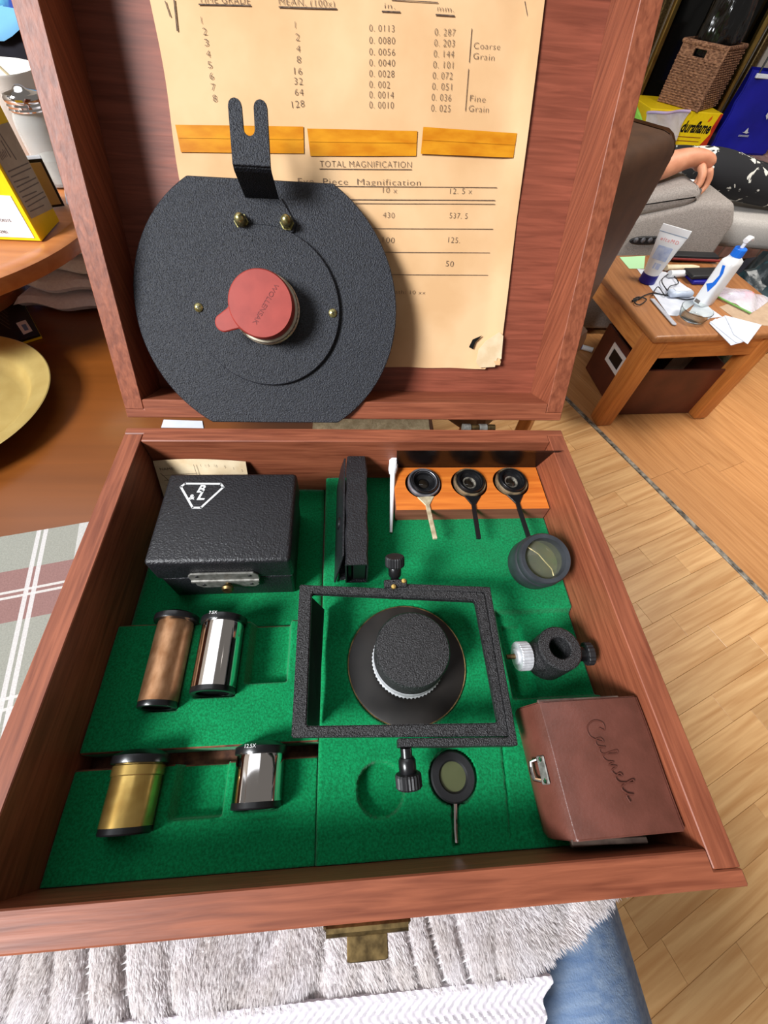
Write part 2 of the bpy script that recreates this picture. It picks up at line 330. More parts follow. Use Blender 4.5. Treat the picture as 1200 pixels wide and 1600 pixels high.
# back wall with the fireplace, window wall on the other side
YW = 2.85
b = NB(); box(b, (-3.2, YW, 0), (1.60, YW + 0.1, 2.6)); box(b, (2.06, YW, 0), (4.6, YW + 0.1, 2.6)); box(b, (1.60, YW, 1.25), (2.06, YW + 0.1, 2.6)); struct('wall_back', b, wall_m)
b = NB()
for (y0, y1, z0, z1) in ((-2.6, -1.0, 0, 2.8), (0.3, YW, 0, 2.8), (-1.0, 0.3, 0, 1.5), (-1.0, 0.3, 2.75, 2.8)): box(b, (-1.95, y0, z0), (-1.85, y1, z1))
struct('wall_left', b, wall_m)
b = NB()
for (y0, y1, z0, z1) in ((-1.0, -0.95, 1.5, 2.75), (0.25, 0.3, 1.5, 2.75), (-1.0, 0.3, 1.5, 1.55), (-1.0, 0.3, 2.70, 2.75), (-0.37, -0.33, 1.5, 2.75)): box(b, (-1.94, y0, z0), (-1.86, y1, z1), 0.004)
struct('window_1', b, white_pl)
HZ = 0.42; HY = 2.38
fp = thing('fireplace', 'fireplace with dark glass doors in a brass frame behind the woven basket', 'fireplace', (1.83, YW, HZ))
b = NB(); box(b, (1.602, YW + 0.012, HZ), (2.058, YW + 0.09, 1.25)); mk('glass_door', b, soot, fp)
for x0, x1, m_ in ((1.545, 1.575, old_brass), (1.595, 1.618, brass), (2.042, 2.066, brass), (2.09, 2.12, old_brass)):
    b = NB(); box(b, (x0, YW - 0.03, HZ + 0.004), (x1, YW - 0.001, 1.25), 0.004); mk('frame_upright', b, m_, fp)
b = NB(); box(b, (1.545, YW - 0.035, 1.25), (2.12, YW - 0.001, 1.29), 0.004); mk('frame_top', b, brass, fp)
he = thing('hearth', 'raised pinkish brick hearth in front of the fireplace', 'hearth', (2.2, 2.6, 0))
b = NB(); box(b, (1.0, HY + 0.006, 0), (3.0, YW - 0.002, HZ - 0.006)); mk('mortar_bed', b, mortar, he)
BRK = {}
def brick(a, bb):
    k = tuple(round(bb[i] - a[i], 3) for i in range(3))
    if k not in BRK:
        t = NB(); box(t, (0, 0, 0), k, 0.004); BRK[k] = bpy.data.meshes.new('brick'); t.to_mesh(BRK[k]); t.free(); BRK[k].materials.append(brick_m)
    o = bpy.data.objects.new('brick', BRK[k]); COL.objects.link(o); o.parent = he; o.location = Vector(a) - ROOT[he]
for r in range(5):
    for k in range(8): x0 = 1.1 + k * 0.22 + (0.11 if r % 2 else 0); brick((x0, HY, r * 0.082 + 0.004), (x0 + 0.21, HY + 0.1, r * 0.082 + 0.074))
for k in range(24):
    for j in range(2): x0 = 1.1 + k * 0.077; brick((x0, HY + 0.002 + j * 0.215, HZ - 0.05), (x0 + 0.07, HY + 0.207 + j * 0.215, HZ))
wb = thing('brick_surround', 'pinkish brick wall surround beside the fireplace doors', 'brick wall', (2.4, YW, HZ))
for r in range(9):
    for k in range(4):
        x0 = 2.125 + k * 0.22 + (0.11 if r % 2 else 0)
        t = bpy.data.objects.new('brick', BRK[(0.21, 0.1, 0.07)]); COL.objects.link(t); t.parent = wb; t.location = Vector((x0, YW - 0.102, HZ + 0.003 + r * 0.08)) - ROOT[wb]

# ================================================================== dining table and its cloth
TZ = 0.7165
tb = thing('dining_table', 'brown stained dining table under the wooden case and the gold plate', 'table', (-0.35, 0.45, 0))
tp = [(-1.0, 0.03), (0.20, 0.03), (0.226, 0.055), (0.226, 0.78), (0.18, 0.82), (-1.0, 0.82)]
b = NB(); prism(b, tp, TZ - 0.028, TZ, None, 0.004, 2); mk('table_top', b, table_m, tb)
b = NB(); box(b, (-0.9, 0.12, 0.62), (0.16, 0.14, TZ - 0.029)); box(b, (-0.9, 0.72, 0.62), (0.16, 0.74, TZ - 0.029)); box(b, (0.14, 0.141, 0.62), (0.16, 0.719, TZ - 0.029)); mk('apron', b, table_m, tb)
for lx, ly in ((0.12, 0.16), (0.12, 0.70), (-0.9, 0.16), (-0.9, 0.70)):
    b = NB(); lathe(b, [(0, 0), (0.02, 0), (0.026, 0.05), (0.022, 0.2), (0.033, 0.5), (0.028, 0.58), (0.034, 0.6), (0.034, TZ - 0.03), (0, TZ - 0.03)], 16, Matrix.Translation((lx, ly, 0))); mk('leg', b, table_m, tb, True)
# plaid cloth under the case
CA = math.radians(12); CM = Matrix.Translation((-0.046, 0.2135, TZ)) @ Matrix.Rotation(CA, 4, 'Z')
plaid = bpy.data.materials.new('plaid_cloth'); plaid.use_nodes = True
def build_plaid():
    nt = plaid.node_tree; N = nt.nodes; L = nt.links; bs = N['Principled BSDF']; bs.inputs['Roughness'].default_value = 0.95; bs.inputs['Specular IOR Level'].default_value = 0.1
    tc = N.new('ShaderNodeTexCoord'); sp = N.new('ShaderNodeSeparateXYZ'); L.new(tc.outputs['Object'], sp.inputs[0])
    def band(o, a, c):      # 1 inside a..c
        g = N.new('ShaderNodeMath'); g.operation = 'GREATER_THAN'; g.inputs[1].default_value = a; L.new(sp.outputs[o], g.inputs[0])
        l = N.new('ShaderNodeMath'); l.operation = 'LESS_THAN'; l.inputs[1].default_value = c; L.new(sp.outputs[o], l.inputs[0])
        m = N.new('ShaderNodeMath'); m.operation = 'MULTIPLY'; L.new(g.outputs[0], m.inputs[0]); L.new(l.outputs[0], m.inputs[1]); return m.outputs[0]
    cur = None
    def layer(f, c, k):
        nonlocal cur
        m = N.new('ShaderNodeMix'); m.data_type = 'RGBA'; mm = N.new('ShaderNodeMath'); mm.operation = 'MULTIPLY'; mm.inputs[1].default_value = k
        L.new(f, mm.inputs[0]); L.new(mm.outputs[0], m.inputs['Factor'])
        if cur is None: m.inputs['A'].default_value = lin((150, 150, 140))
        else: L.new(cur, m.inputs['A'])
        m.inputs['B'].default_value = lin(c); cur = m.outputs['Result']
    layer(band('Y', -0.068, -0.030), (142, 104, 100), 0.9)
    for a in (-0.0505, -0.0465, -0.116, -0.122, -0.19): layer(band('Y', a - 0.0009, a + 0.0009), (206, 203, 198), 0.9)
    layer(band('Y', -0.19, -0.15), (142, 104, 100), 0.9)
    layer(band('X', -0.004, 0.012), (196, 194, 190), 0.8)
    for a in (-0.030, -0.0255, -0.056, -0.12): layer(band('X', a - 0.0014, a + 0.0014), (206, 202, 200), 0.9)
    layer(band('X', -0.11, -0.07), (142, 104, 100), 0.6)
    n = N.new('ShaderNodeTexNoise'); n.inputs['Scale'].default_value = 900; L.new(tc.outputs['Object'], n.inputs['Vector'])
    mx = N.new('ShaderNodeMix'); mx.data_type = 'RGBA'; mx.blend_type = 'MULTIPLY'; mx.inputs['Factor'].default_value = 0.35; L.new(cur, mx.inputs['A']); L.new(n.outputs['Fac'], mx.inputs['B'])
    L.new(mx.outputs['Result'], bs.inputs['Base Color'])
    bp = N.new('ShaderNodeBump'); bp.inputs['Strength'].default_value = 0.3; bp.inputs['Distance'].default_value = 0.0005; L.new(n.outputs['Fac'], bp.inputs['Height']); L.new(bp.outputs[0], bs.inputs['Normal'])
build_plaid()
def clothpt(s, t):
    x = -0.30 + 0.42 * s; y = -0.175 + 0.175 * t; z = 0.0013 + 0.0001 * math.sin(x * 60)
    q = Matrix.Rotation(CA, 4, 'Z') @ Vector((x, y, 0)); wy = q.y + 0.2135
    return Vector((x, y, z))
t = sheet(clothpt, 40, 40, 0.0012)
cl = solo('placemat', t, plaid, 'sage and rose plaid cloth lying flat on the table beneath the wooden case', 'cloth', (0, 0, 0), True)
cl.matrix_world = CM
b = sheet(lambda s, t: Vector((0.115 + 0.105 * s, 0.262 + 0.085 * t, TZ + 0.005 + 0.001 * math.sin(s * 40) * math.sin(t * 31))), 40, 30, 0.0045)
solo('towel_piece', b, cream_fuzz, 'cream towelling scrap seen through the gap behind the case', 'cloth', (0.16, 0.30, TZ), True)

b = NB(); prism(b, [P(*k, TZ + 0.0005).xy.to_tuple() for k in ((256, 656), (316, 658), (318, 669), (252, 668))], TZ + 0.0003, TZ + 0.0008); solo('paper_label', b, white_paper, 'white paper slip on the table seen through the gap at the hinge side', 'paper', (0, 0.31, TZ))
# ================================================================== the wooden case
RIM = 0.78; W, D, T = 0.30, 0.2475, 0.012; RB = 0.0055; ZB = TZ + 0.0015
case = thing('instrument_case', 'open mahogany case lined with green felt on the table', 'case', (0.15, 0.12, ZB))
def rabbet(x0, x1, y0, y1, end):      # board along x with stepped ends
    return [(x0, y0), (x1, y0), (x1, end), (x1 - T, end), (x1 - T, y1), (x0 + T, y1), (x0 + T, end), (x0, end)]
G = 0.0002
b = NB(); prism(b, rabbet(0, W, 0, T, RB), ZB, RIM, None, 0.0006); mk('front_board', b, mah_x, case)
b = NB(); prism(b, rabbet(0, W, D, D - T, D - RB), ZB, RIM, None, 0.0006); mk('back_board', b, mah_x, case)
for x0, x1 in ((0, T), (W - T, W)):
    b = NB(); box(b, (x0 + G, RB + G, ZB), (x1 - G, D - RB - G, RIM - 0.0002), 0.0004); mk('side_board', b, mah_y, case)
b = NB(); box(b, (T, T, ZB), (W - T, D - T, ZB + 0.004)); mk('bottom_panel', b, mah_x, case)
# felt pads (height fields with the recesses cut for the instruments)
FZ = 0.740
CRAD = [(0.0462, 0.080, 0.140, 0.0104, -0.0355), (0.0730, 0.0855, 0.140, 0.0122, -0.036),               # x centre, y0, y1, radius, axis depth below the rim
        (0.0443, 0.0285, 0.070, 0.0115, -0.036), (0.1015, 0.0345, 0.070, 0.0122, -0.036)]
EMPTY = [(0.0868, 0.1118, 0.0915, 0.140), (0.0590, 0.0855, 0.0325, 0.070)]
def cradles(x, y, z):
    q = 0 if y > 0.0585 else 1
    for (xc, y0, y1, r, zc) in CRAD[q * 2:q * 2 + 2]:
        if y0 < y < y1 and abs(x - xc) < r: z = min(z, RIM + zc - math.sqrt(r * r - (x - xc) ** 2) * 0.96)
    for (x0, x1, y0, y1) in EMPTY[q:q + 1]:
        k = sstep(x0, x0 + 0.003, x) * (1 - sstep(x1 - 0.003, x1, x)) * sstep(y0, y0 + 0.0012, y) * (1 if y < y1 else 0); z -= 0.0095 * k
    return z
wob = lambda x, y: 0.00035 * math.sin(x * 150 + 1) * math.sin(y * 170 + 2)
def rnd_edge(x, y, x0, x1, y0, y1, r=0.0016): 
    d = min(x - x0, x1 - x, y - y0, y1 - y); return -0.0014 * (1 - sstep(0, r, d)) ** 2
def pad(name, fn, x0, x1, y0, y1, step, base):
    me = grid(fn, x0, x1, y0, y1, max(2, int((x1 - x0) / step)), max(2, int((y1 - y0) / step)), base); mk(name, me, [felt_m, raw_wood], case, False)
    for p in me.polygons: p.use_smooth = True
    return me
e = 0.0003
pad('felt_pad', lambda x, y: 0.727 + wob(x, y), T + e, 0.1275, 0.128, D - T - e, 0.003, ZB + 0.0042)
me = pad('felt_pad', lambda x, y: cradles(x, y, FZ + wob(x, y) + rnd_edge(x, y, 0.0, 0.14, 0.0617, 0.1272)), T + e, 0.1292, 0.0617, 0.1272, 0.0008, ZB + 0.0042)
me.polygons.foreach_set('material_index', [1 if (p.center.y + 0.12 < 0.0624 and p.normal.y < -0.6 and p.center.z + ZB > 0.7365) or (p.center.y + 0.12 > 0.1265 and p.normal.y > 0.6) else 0 for p in me.polygons])
me = pad('felt_pad', lambda x, y: cradles(x, y, FZ - 0.001 + wob(x, y) + rnd_edge(x, y, 0.0, 0.14, 0.0, 0.0555) - 0.0012 * (1 - sstep(0.0003, 0.0009, abs(y - 0.0315))) * (1 if x > 0.08 else 0)), T + e, 0.1290, T + e, 0.0555, 0.0008, ZB + 0.0042)
me.polygons.foreach_set('material_index', [1 if (p.center.y + 0.12 > 0.0548 and p.normal.y > 0.6) else 0 for p in me.polygons])
b = NB(); box(b, (T + e, 0.0557, ZB + 0.0042), (0.1290, 0.0615, ZB + 0.006)); mk('slot_floor', b, raw_wood, case)
def bigpad(x, y):
    z = FZ + 0.0005 + wob(x, y) + (0.001 if y > 0.15 else 0) + rnd_edge(x, y, 0.1294, 0.30, 0.0, 0.245)
    r = math.hypot(x - 0.1606, y - 0.0396)
    z -= 0.007 * (1 - sstep(0.0114, 0.0120, r))                       # round empty well
    r = math.hypot(x - 0.1973, y - 0.0427); z -= 0.0042 * (1 - sstep(0.0118, 0.0123, r))
    if y < 0.036: z -= 0.0045 * (1 - sstep(0.0017, 0.0021, abs(x - (0.1952 + (y - 0.0155) * 0.1)))) * sstep(0.0150, 0.0155, y)
    r = math.hypot(x - 0.1790, y - 0.0995); z -= 0.0022 * (1 - sstep(0.0345, 0.0350, r))
    xl = 0.2297 - (0.0992 - y) * 0.0957
    if 0.0166 < y < 0.128: z -= 0.0016 * (1 - sstep(0.0003, 0.0008, abs(x - xl)))
    z -= 0.006 * sstep(0.2365, 0.2385, x) * sstep(0.0765, 0.0785, y) * (1 - sstep(0.1265, 0.1300, y))      # well for the clamp
    z -= 0.004 * (1 - sstep(0.0055, 0.0065, abs(x - 0.2475))) * sstep(0.0765, 0.0785, y) * (1 - sstep(0.1190, 0.1210, y))
    return z
pad('felt_pad', bigpad, 0.1294, W - T - e, T + e, D - T - e, 0.0008, ZB + 0.0042)
# hinge and latch
M = axis((0.2285, D + 0.0042, RIM - 0.003), (1, 0, 0)); b = NB()
for k in range(4):
    if k % 2 == 0: lathe(b, [(0, 0.006 * k), (0.0032, 0.006 * k), (0.0032, 0.006 * k + 0.0055), (0, 0.006 * k + 0.0055)], 14, M)
hg = mk('hinge', b, steel, case, True); b = NB()
for k in (1, 3): lathe(b, [(0, 0.006 * k), (0.0028, 0.006 * k), (0.0028, 0.006 * k + 0.0055), (0, 0.006 * k + 0.0055)], 14, M)
box(b, (0.229, D + 0.0002, RIM - 0.016), (0.259, D + 0.0012, RIM - 0.004)); mk('hinge_knuckle', b, old_brass, hg, True)
b = NB(); box(b, (0.1355, -0.0024, RIM - 0.020), (0.1675, -0.0002, RIM - 0.004), 0.0008); tube(b, [(0.1365, -0.0022, RIM - 0.0055), (0.1665, -0.0022, RIM - 0.0055)], 0.0022, 10); la = mk('latch', b, old_brass, case)
b = NB(); prism(b, [(0.1440, -0.0028), (0.1588, -0.0028), (0.1588, -0.0105), (0.158, -0.0112), (0.1448, -0.0112), (0.1440, -0.0105)], RIM - 0.0072, RIM - 0.0058, None, 0.0003); box(b, (0.1440, -0.0112, RIM - 0.012), (0.1588, -0.0100, RIM - 0.0066), 0.0003); mk('hasp', b, old_brass, la)
b = NB(); box(b, (0.146, -0.0030, RIM - 0.0066), (0.1568, -0.0023, RIM - 0.0035)); mk('latch_slot', b, black, la)

# lid: local frame u along x, v up the lid, n towards the room
TH = 0.458727; st, ct = math.sin(TH), math.cos(TH)
LM = Matrix(((1, 0, 0, 0), (0, st, -ct, D + 0.0062), (0, ct, st, RIM + 0.003), (0, 0, 0, 1)))
LD = 0.0329
b = NB(); box(b, (0.001, 0.001, -LD - 0.004), (W - 0.001, D - 0.001, -LD), 0, LM); lid = mk('lid', b, ply, case)
b = NB(); prism(b, rabbet(0, W, 0, T, RB), -LD, 0, LM, 0.0006); mk('lid_board', b, mah_x, lid)
b = NB(); prism(b, rabbet(0, W, D, D - T, D - RB), -LD, 0, LM, 0.0006); mk('lid_board', b, mah_x, lid)
# boards that run up the lid: grain along v
mah_v = wood('mahogany_lid_sides', MAH_A, MAH_B, 2)
for x0, x1 in ((0, T), (W - T, W)):
    b = NB(); box(b, (x0 + G, RB + G, -LD), (x1 - G, D - RB - G, -0.0002), 0.0003, LM); mk('lid_board', b, mah_v, lid)

# ------------------------------------------------------------------ the printed chart in the lid
PM = LM @ Matrix.Translation((0, 0, -LD + 0.0009)); PT = PM @ Matrix.Translation((0, 0, 0.00035))
chart = thing('printed_chart', 'yellowed typed table sheet held by tape inside the lid', 'paper', PM @ Vector((0.155, 0.03, 0)))
def chart_pt(s, t):
    v = 0.0295 + (0.232 - 0.0295) * t; l = 0.0505 + 0.0008 * math.sin(v * 80); r = 0.2584 - (v - 0.031) * 0.0365
    u = l + (r - l) * s; n = 0.0016 * sstep(0.93, 1.0, s) * (0.3 + abs(math.sin(v * 26))) + 0.00012 * math.sin(u * 90 + v * 60)
    if t < 0.10 and s > 0.86: n += 0.004 * sstep(0.86, 1, s) * (1 - t / 0.10)
    if t == 0: v += 0.0002 * math.sin(s * 40) + (0.006 if s > 0.965 else 0)
    return PM @ Vector((u, v, n * 0.8))
mk('sheet', sheet(chart_pt, 60, 60, 0.00015, LM.to_3x3() @ Vector((0, 0, -1))), paper, chart, True)
b = NB(); prism(b, [PP(x, y, PT) for x, y in ((742, 565), (746, 545), (757, 532), (778, 518), (784, 524), (781, 560), (775, 558), (771, 572), (748, 573))], 0.0030, 0.0034, PT); mk('torn_corner', b, paper_pale, chart)
b = NB(); prism(b, [PP(x, y, PT) for x, y in ((732, 542), (738, 530), (752, 524), (742, 534), (738, 545))], 0.0010, 0.0016, PT); mk('tear', b, black_card, chart)
def tape(c4, n0):
    b = NB(); prism(b, [PP(x, y, PT) for x, y in c4], n0, n0 + 0.00025, PT); o = mk('tape', b, tape_m, chart)
    q = [Vector(PP(x, y, PT)) for x, y in c4]; m0 = q[0].lerp(q[3], 0.46); m1 = q[1].lerp(q[2], 0.46); b = NB(); stroke(b, PT @ tl(0, 0, n0 + 0.0002), [tuple(m0.lerp(m1, 0.01)), tuple(m0.lerp(m1, 0.99))], 0.0006, 0.0003); mk('crease', b, tape_m, o)
tape(((274, 195), (474, 198), (475, 240), (283, 238)), 0.0001); tape(((480, 201), (652, 205), (650, 244), (485, 244)), 0.0001); tape(((661, 199), (807, 209), (801, 247), (657, 241)), 0.0007)
tb_ = NB()
def ptext(s, x0, y0, x1, y1, hpx, bold=0.0):             # text whose baseline runs between two pixels of the sheet
    a = Vector(PP(x0, y0, PT)); c = Vector(PP(x1, y1, PT)); d = c - a; up = Vector(PP(x0, y0 - hpx, PT)) - a
    ang = math.atan2(d.y, d.x); lettering(tb_, s, PT @ Matrix.Translation((a.x, a.y, 0.0001)) @ Matrix.Rotation(ang, 4, 'Z'), (None if s in '1' else d.length), up.length, align='LEFT', space=1.1, bold=bold - 0.00018)
def pline(x0, y0, x1, y1, wd=0.0003): stroke(tb_, PT @ Matrix.Translation((0, 0, 0.0001)), [PP(x0, y0, PT), PP(x1, y1, PT)], wd, 0.0001)
for k, s in enumerate('12345678'): ptext(s, 315 + k * 2.6, 37 + k * 17.4, 321 + k * 2.6, 37.3 + k * 17.4, 11)
for s, x0, x1, y in (('1', 461, 467, 44), ('2', 462, 468, 63), ('4', 463, 469, 81), ('8', 464, 470, 98), ('16', 460, 472, 116), ('32', 460, 473, 132), ('64', 461, 474, 149)): ptext(s, x0, y, x1, y + 0.6, 11)
ptext('128', 457, 169, 476, 167, 11)
for s, y, x1 in (('0. 0113', 49, 616), ('0. 0080', 68, 617), ('0. 0056', 86, 617), ('0. 0040', 103, 617), ('0. 0028', 120, 616), ('0. 002', 137, 609), ('0. 0014', 153, 615), ('0. 0010', 169, 615)): ptext(s, 577, y, x1, y + 1, 11)
for k, s in enumerate(('0. 287', '0. 203', '0. 144', '0. 101', '0. 072', '0. 051', '0. 036', '0. 025')): ptext(s, 679 - k * 0.8, 55 + k * 17, 711 - k * 1.1, 56 + k * 17, 11)
ptext('Coarse', 740, 76, 781, 78, 10); ptext('Grain', 739, 92, 772, 95, 10); ptext('Fine', 734, 158, 758, 160, 10); ptext('Grain', 732, 174, 763, 176, 10)
pline(737, 45, 733, 97); pline(732, 108, 727, 173)
ptext('TIME GRADE', 311, 4, 391, 7, 11); pline(311, 7, 392, 9, 0.0005); ptext('MEAN, (100x)', 436, 7, 523, 11, 11); pline(436, 11, 526, 14, 0.0005)
ptext('in.', 601, 13, 617, 14, 9); pline(597, 18, 625, 19, 0.0005); ptext('mm.', 683, 17, 709, 19, 9); pline(681, 23, 710, 25, 0.0005); pline(612, 0, 684, 4)
ptext('TOTAL MAGNIFICATION', 500, 261, 643, 262, 10, 0.0); pline(499, 264, 643, 265)
ptext('Eye  Piece  Magnification', 466, 288, 657, 290, 10)
pline(505, 291, 776, 293); ptext('10 x', 598, 301, 620, 302, 9); ptext('12. 5 x', 703, 303, 737, 303, 9); pline(545, 312, 773, 313, 0.0004); pline(555, 318, 773, 319)
ptext('430', 598, 340, 616, 341, 9); ptext('537. 5', 702, 341, 730, 342, 9); pline(575, 357, 770, 358); ptext('100', 598, 379, 616, 380, 9); ptext('125.', 700, 379, 718, 380, 9); pline(590, 394, 765, 395)
ptext('50', 696, 416, 708, 417, 9); pline(600, 429, 762, 430); ptext('bath: 10 xx', 612, 459, 664, 460, 6)
pline(272, 0, 277, 48, 0.0006); pline(258, 2, 266, 26, 0.0004); pline(820, 3, 829, 50, 0.0004)
mk('typed_lettering', tb_, ink, chart)

# ------------------------------------------------------------------ lens board leaning in the lid
b0 = LM @ Vector((0, -0.001, 0.0052)); b1 = LM @ Vector((0, 0.137, -0.025)); vv = (b1 - b0).normalized(); nn = Vector((1, 0, 0)).cross(vv)
DM = Matrix(((1, vv.x, nn.x, b0.x), (0, vv.y, nn.y, b0.y), (0, vv.z, nn.z, b0.z), (0, 0, 0, 1)))
lb = thing('lens_board', 'round black lens board with flat ends leaning in the open lid', 'lens board', DM @ Vector((0.0975, 0, 0)))
def tl(x, y, z): return Matrix.Translation((x, y, z))
R_ = 0.0803; cx, cy = 0.0978, 0.0688; poly_ = []
for s_ in (1, -1):
    a0 = math.asin(cy / R_)
    for k in range(33):
        a = -a0 + 2 * a0 * k / 32; poly_.append((cx + s_ * R_ * math.cos(a), cy + s_ * R_ * math.sin(a)))
b = NB(); prism(b, poly_, -0.0025, 0, DM, 0.0005); mk('plate', b, crinkle2, lb)
b = NB(); lathe(b, [(0, 0.0002), (0.0448, 0.0002), (0.0452, 0.0006), (0.0452, 0.0022), (0.0447, 0.0027), (0, 0.0027)], 72, DM @ tl(0.0968, 0.0693, 0)); mk('inner_disc', b, crinkle2, lb, True)
# bracket: tab on the plate, a shelf standing out, and a forked strip
br_ = NB()
prism(br_, [(0.0795, 0.1165), (0.0812, 0.1115), (0.086, 0.1103), (0.098, 0.1122), (0.110, 0.1103), (0.1155, 0.1115), (0.1172, 0.1165), (0.1140, 0.1205), (0.1090, 0.1285), (0.0885, 0.1290), (0.0835, 0.1205)], 0.0001, 0.0015, DM, 0.0003)
SX0, SX1 = 0.0887, 0.1080
pts = [(0.1275, 0.0008), (0.1288, 0.010), (0.1310, 0.0245), (0.1318, 0.0262), (0.1335, 0.0272)]
t = NB(); rows = []
for (v_, n_) in pts: rows.append([t.verts.new((SX0, v_, n_)), t.verts.new((SX1, v_, n_))])
for A, B_ in zip(rows, rows[1:]): t.faces.new((A[0], A[1], B_[1], B_[0]))
r = bmesh.ops.solidify(t, geom=list(t.faces), thickness=0.0013); merge(br_, t, DM)
mm = (SX0 + SX1) / 2; fork = [(SX0, 0.1325), (SX1, 0.1325)]
for k in range(7): a = PI * k / 6; fork.append((SX1 - 0.0034 + 0.0034 * math.cos(a), 0.1570 + 0.0034 * math.sin(a)))
for k in range(9): a = PI * k / 8; fork.append((mm + 0.0027 * math.cos(a), 0.1478 - 0.0027 * math.sin(a)))
for k in range(7): a = PI * k / 6; fork.append((SX0 + 0.0034 + 0.0034 * math.cos(a), 0.1570 + 0.0034 * math.sin(a)))
prism(br_, fork, 0.0265, 0.0279, DM, 0.0003); mk('bracket', br_, crinkle2, lb)
for (x, y) in ((0.0855, 0.1155), (0.1118, 0.1158)):
    b = NB(); lathe(b, [(0, 0), (0.0042, 0), (0.0042, 0.0008), (0.0036, 0.0008), (0.0036, 0.0035)], 6, DM @ tl(x, y, 0.0015)); lathe(b, [(0.0033, 0.0034), (0.0031, 0.0052), (0.0022, 0.0072), (0.0010, 0.0080), (0, 0.0081)], 16, DM @ tl(x, y, 0.0015)); mk('acorn_nut', b, zinc, lb, True)
for (x, y) in ((0.0562, 0.0688), (0.1376, 0.0678)):
    b = NB(); lathe(b, [(0.0026, 0), (0.0026, 0.0006), (0.0018, 0.0014), (0, 0.0017)], 18, DM @ tl(x, y, 0.0027)); o = mk('screw', b, zinc, lb, True)
    b = NB()
    for a in (0.5, 0.5 + PI / 2): box(b, (-0.0012, -0.0002, 0), (0.0012, 0.0002, 0.0003), 0, DM @ tl(x, y, 0.0042) @ Matrix.Rotation(a, 4, 'Z'))
    mk('cross_slot', b, black_card, o)
CC = DM @ tl(0.0968, 0.0690, 0.0027)
b = NB(); lathe(b, [(0, 0), (0.0200, 0), (0.0206, 0.0008), (0.0206, 0.0022), (0.0198, 0.0030), (0.0198, 0.0036), (0.0203, 0.0040), (0.0203, 0.0066), (0.0197, 0.0070), (0.0180, 0.0072), (0.0180, 0.012), (0, 0.012)], 96, CC, ((6, 7), 0.035)); mk('lens_barrel', b, mat('cream_metal', (214, 206, 186), 0.35, 0.75, col2=(196, 186, 164), scale=(300, 300, 300)), lb, True)
b = NB(); lathe(b, [(0.0183, 0.0080), (0.0186, 0.0084), (0.0186, 0.0168), (0.0178, 0.0180), (0, 0.0180)], 64, CC); lathe(b, [(0.0183, 0.0080), (0, 0.0080)], 64, CC); cap = mk('lens_cap', b, red_rubber, lb, True)
ta = math.radians(205); tabp = []
for k in range(13): a = -PI / 2 + PI * k / 12; tabp.append((0.0245 + 0.0050 * math.cos(a), 0.0050 * math.sin(a)))
tabp += [(0.018, 0.0062), (0.0140, 0.0105), (0.0140, -0.0105), (0.018, -0.0062)]
b = NB(); prism(b, tabp, 0.0142, 0.0166, CC @ Matrix.Rotation(ta, 4, 'Z'), 0.0006); mk('pull_tab', b, red_rubber, cap)
b = NB(); lettering(b, 'WOLLENSAK', CC @ tl(0.0028, -0.0002, 0.01795) @ Matrix.Rotation(math.radians(236), 4, 'Z') @ tl(0, -0.0013, 0), 0.0255, 0.0026, 0.0002); mk('cap_lettering', b, red_dark, cap)

# ================================================================== instruments in the felt
# black leather lens case
X0, X1, Y0, Y1, ZT = 0.0335, 0.1130, 0.1488, 0.2125, 0.775; ZS = 0.7535
lc = thing('leather_case', 'small black grained leather case with silver emblem and metal catch', 'case', (0.073, 0.18, 0.7275))
def taper(b, k):      # bottom slightly smaller than the top
    for v in b.verts: f = (v.co.z - 0.7275) / 0.0475; v.co.x += (1 - f) * 0.0014 * (1 if v.co.x < 0.07 else -1)
    return b
b = NB(); box(b, (X0 + 0.001, Y0 + 0.001, 0.7276), (X1 - 0.001, Y1 - 0.001, ZS - 0.0004), 0.0016, seg=3); mk('case_body', taper(b, 1), leather, lc, True)
b = NB(); box(b, (X0, Y0, ZS + 0.0004), (X1, Y1, ZT), 0.0026, seg=4); cl_ = mk('case_lid', b, leather, lc, True)
b = NB(); box(b, (X0 + 0.0015, Y0 + 0.0015, ZS - 0.0008), (X1 - 0.0015, Y1 - 0.0015, ZS + 0.0008)); mk('lid_seam', b, mat('seam_edge', (90, 92, 104), 0.6, bump=0.02, bscale=(90, 90, 90)), lc)
EM = tl(0.0556, 0.1955, ZT + 0.00005) @ Matrix.Rotation(math.radians(-1), 4, 'Z'); b = NB()
tri = [(-0.0128, 0.0056), (-0.0108, 0.0082), (0.0108, 0.0082), (0.0128, 0.0056), (0.0024, -0.0100), (-0.0024, -0.0100)]
stroke(b, EM, tri + [tri[0]], 0.0013, 0.00015); eb = mk('emblem', b, white_ink, cl_)
b = NB(); lettering(b, 'B', EM @ tl(-0.0002, 0.0016, 0), None, 0.0054, 0.0001, shear=0.25, bold=0.00025); lettering(b, 'L', EM @ tl(0.0010, -0.0040, 0), None, 0.0066, 0.0001, shear=0.25, bold=0.00025); lettering(b, '&', EM @ tl(-0.0044, -0.0038, 0), None, 0.0036, 0.0001, bold=0.0002); bm2 = b
cc = mk('emblem_letters', bm2, white_ink, cl_)
YR = Matrix.Rotation(PI / 2, 4, 'X')
b = NB(); prism(b, [(0.0530, 0.7550), (0.0930, 0.7550), (0.0930, 0.7595), (0.0905, 0.7628), (0.0555, 0.7628), (0.0530, 0.7600)], 0.0001 - Y0, 0.0014 - Y0, YR, 0.0003); mk('catch_plate', b, steel, lc)
b = NB(); prism(b, [(0.0545, 0.7475), (0.0575, 0.7445), (0.0885, 0.7445), (0.0915, 0.7475), (0.0915, 0.7525), (0.0545, 0.7525)], 0.0001 - Y0, 0.0014 - Y0, YR, 0.0003); mk('catch_plate', b, steel, lc)
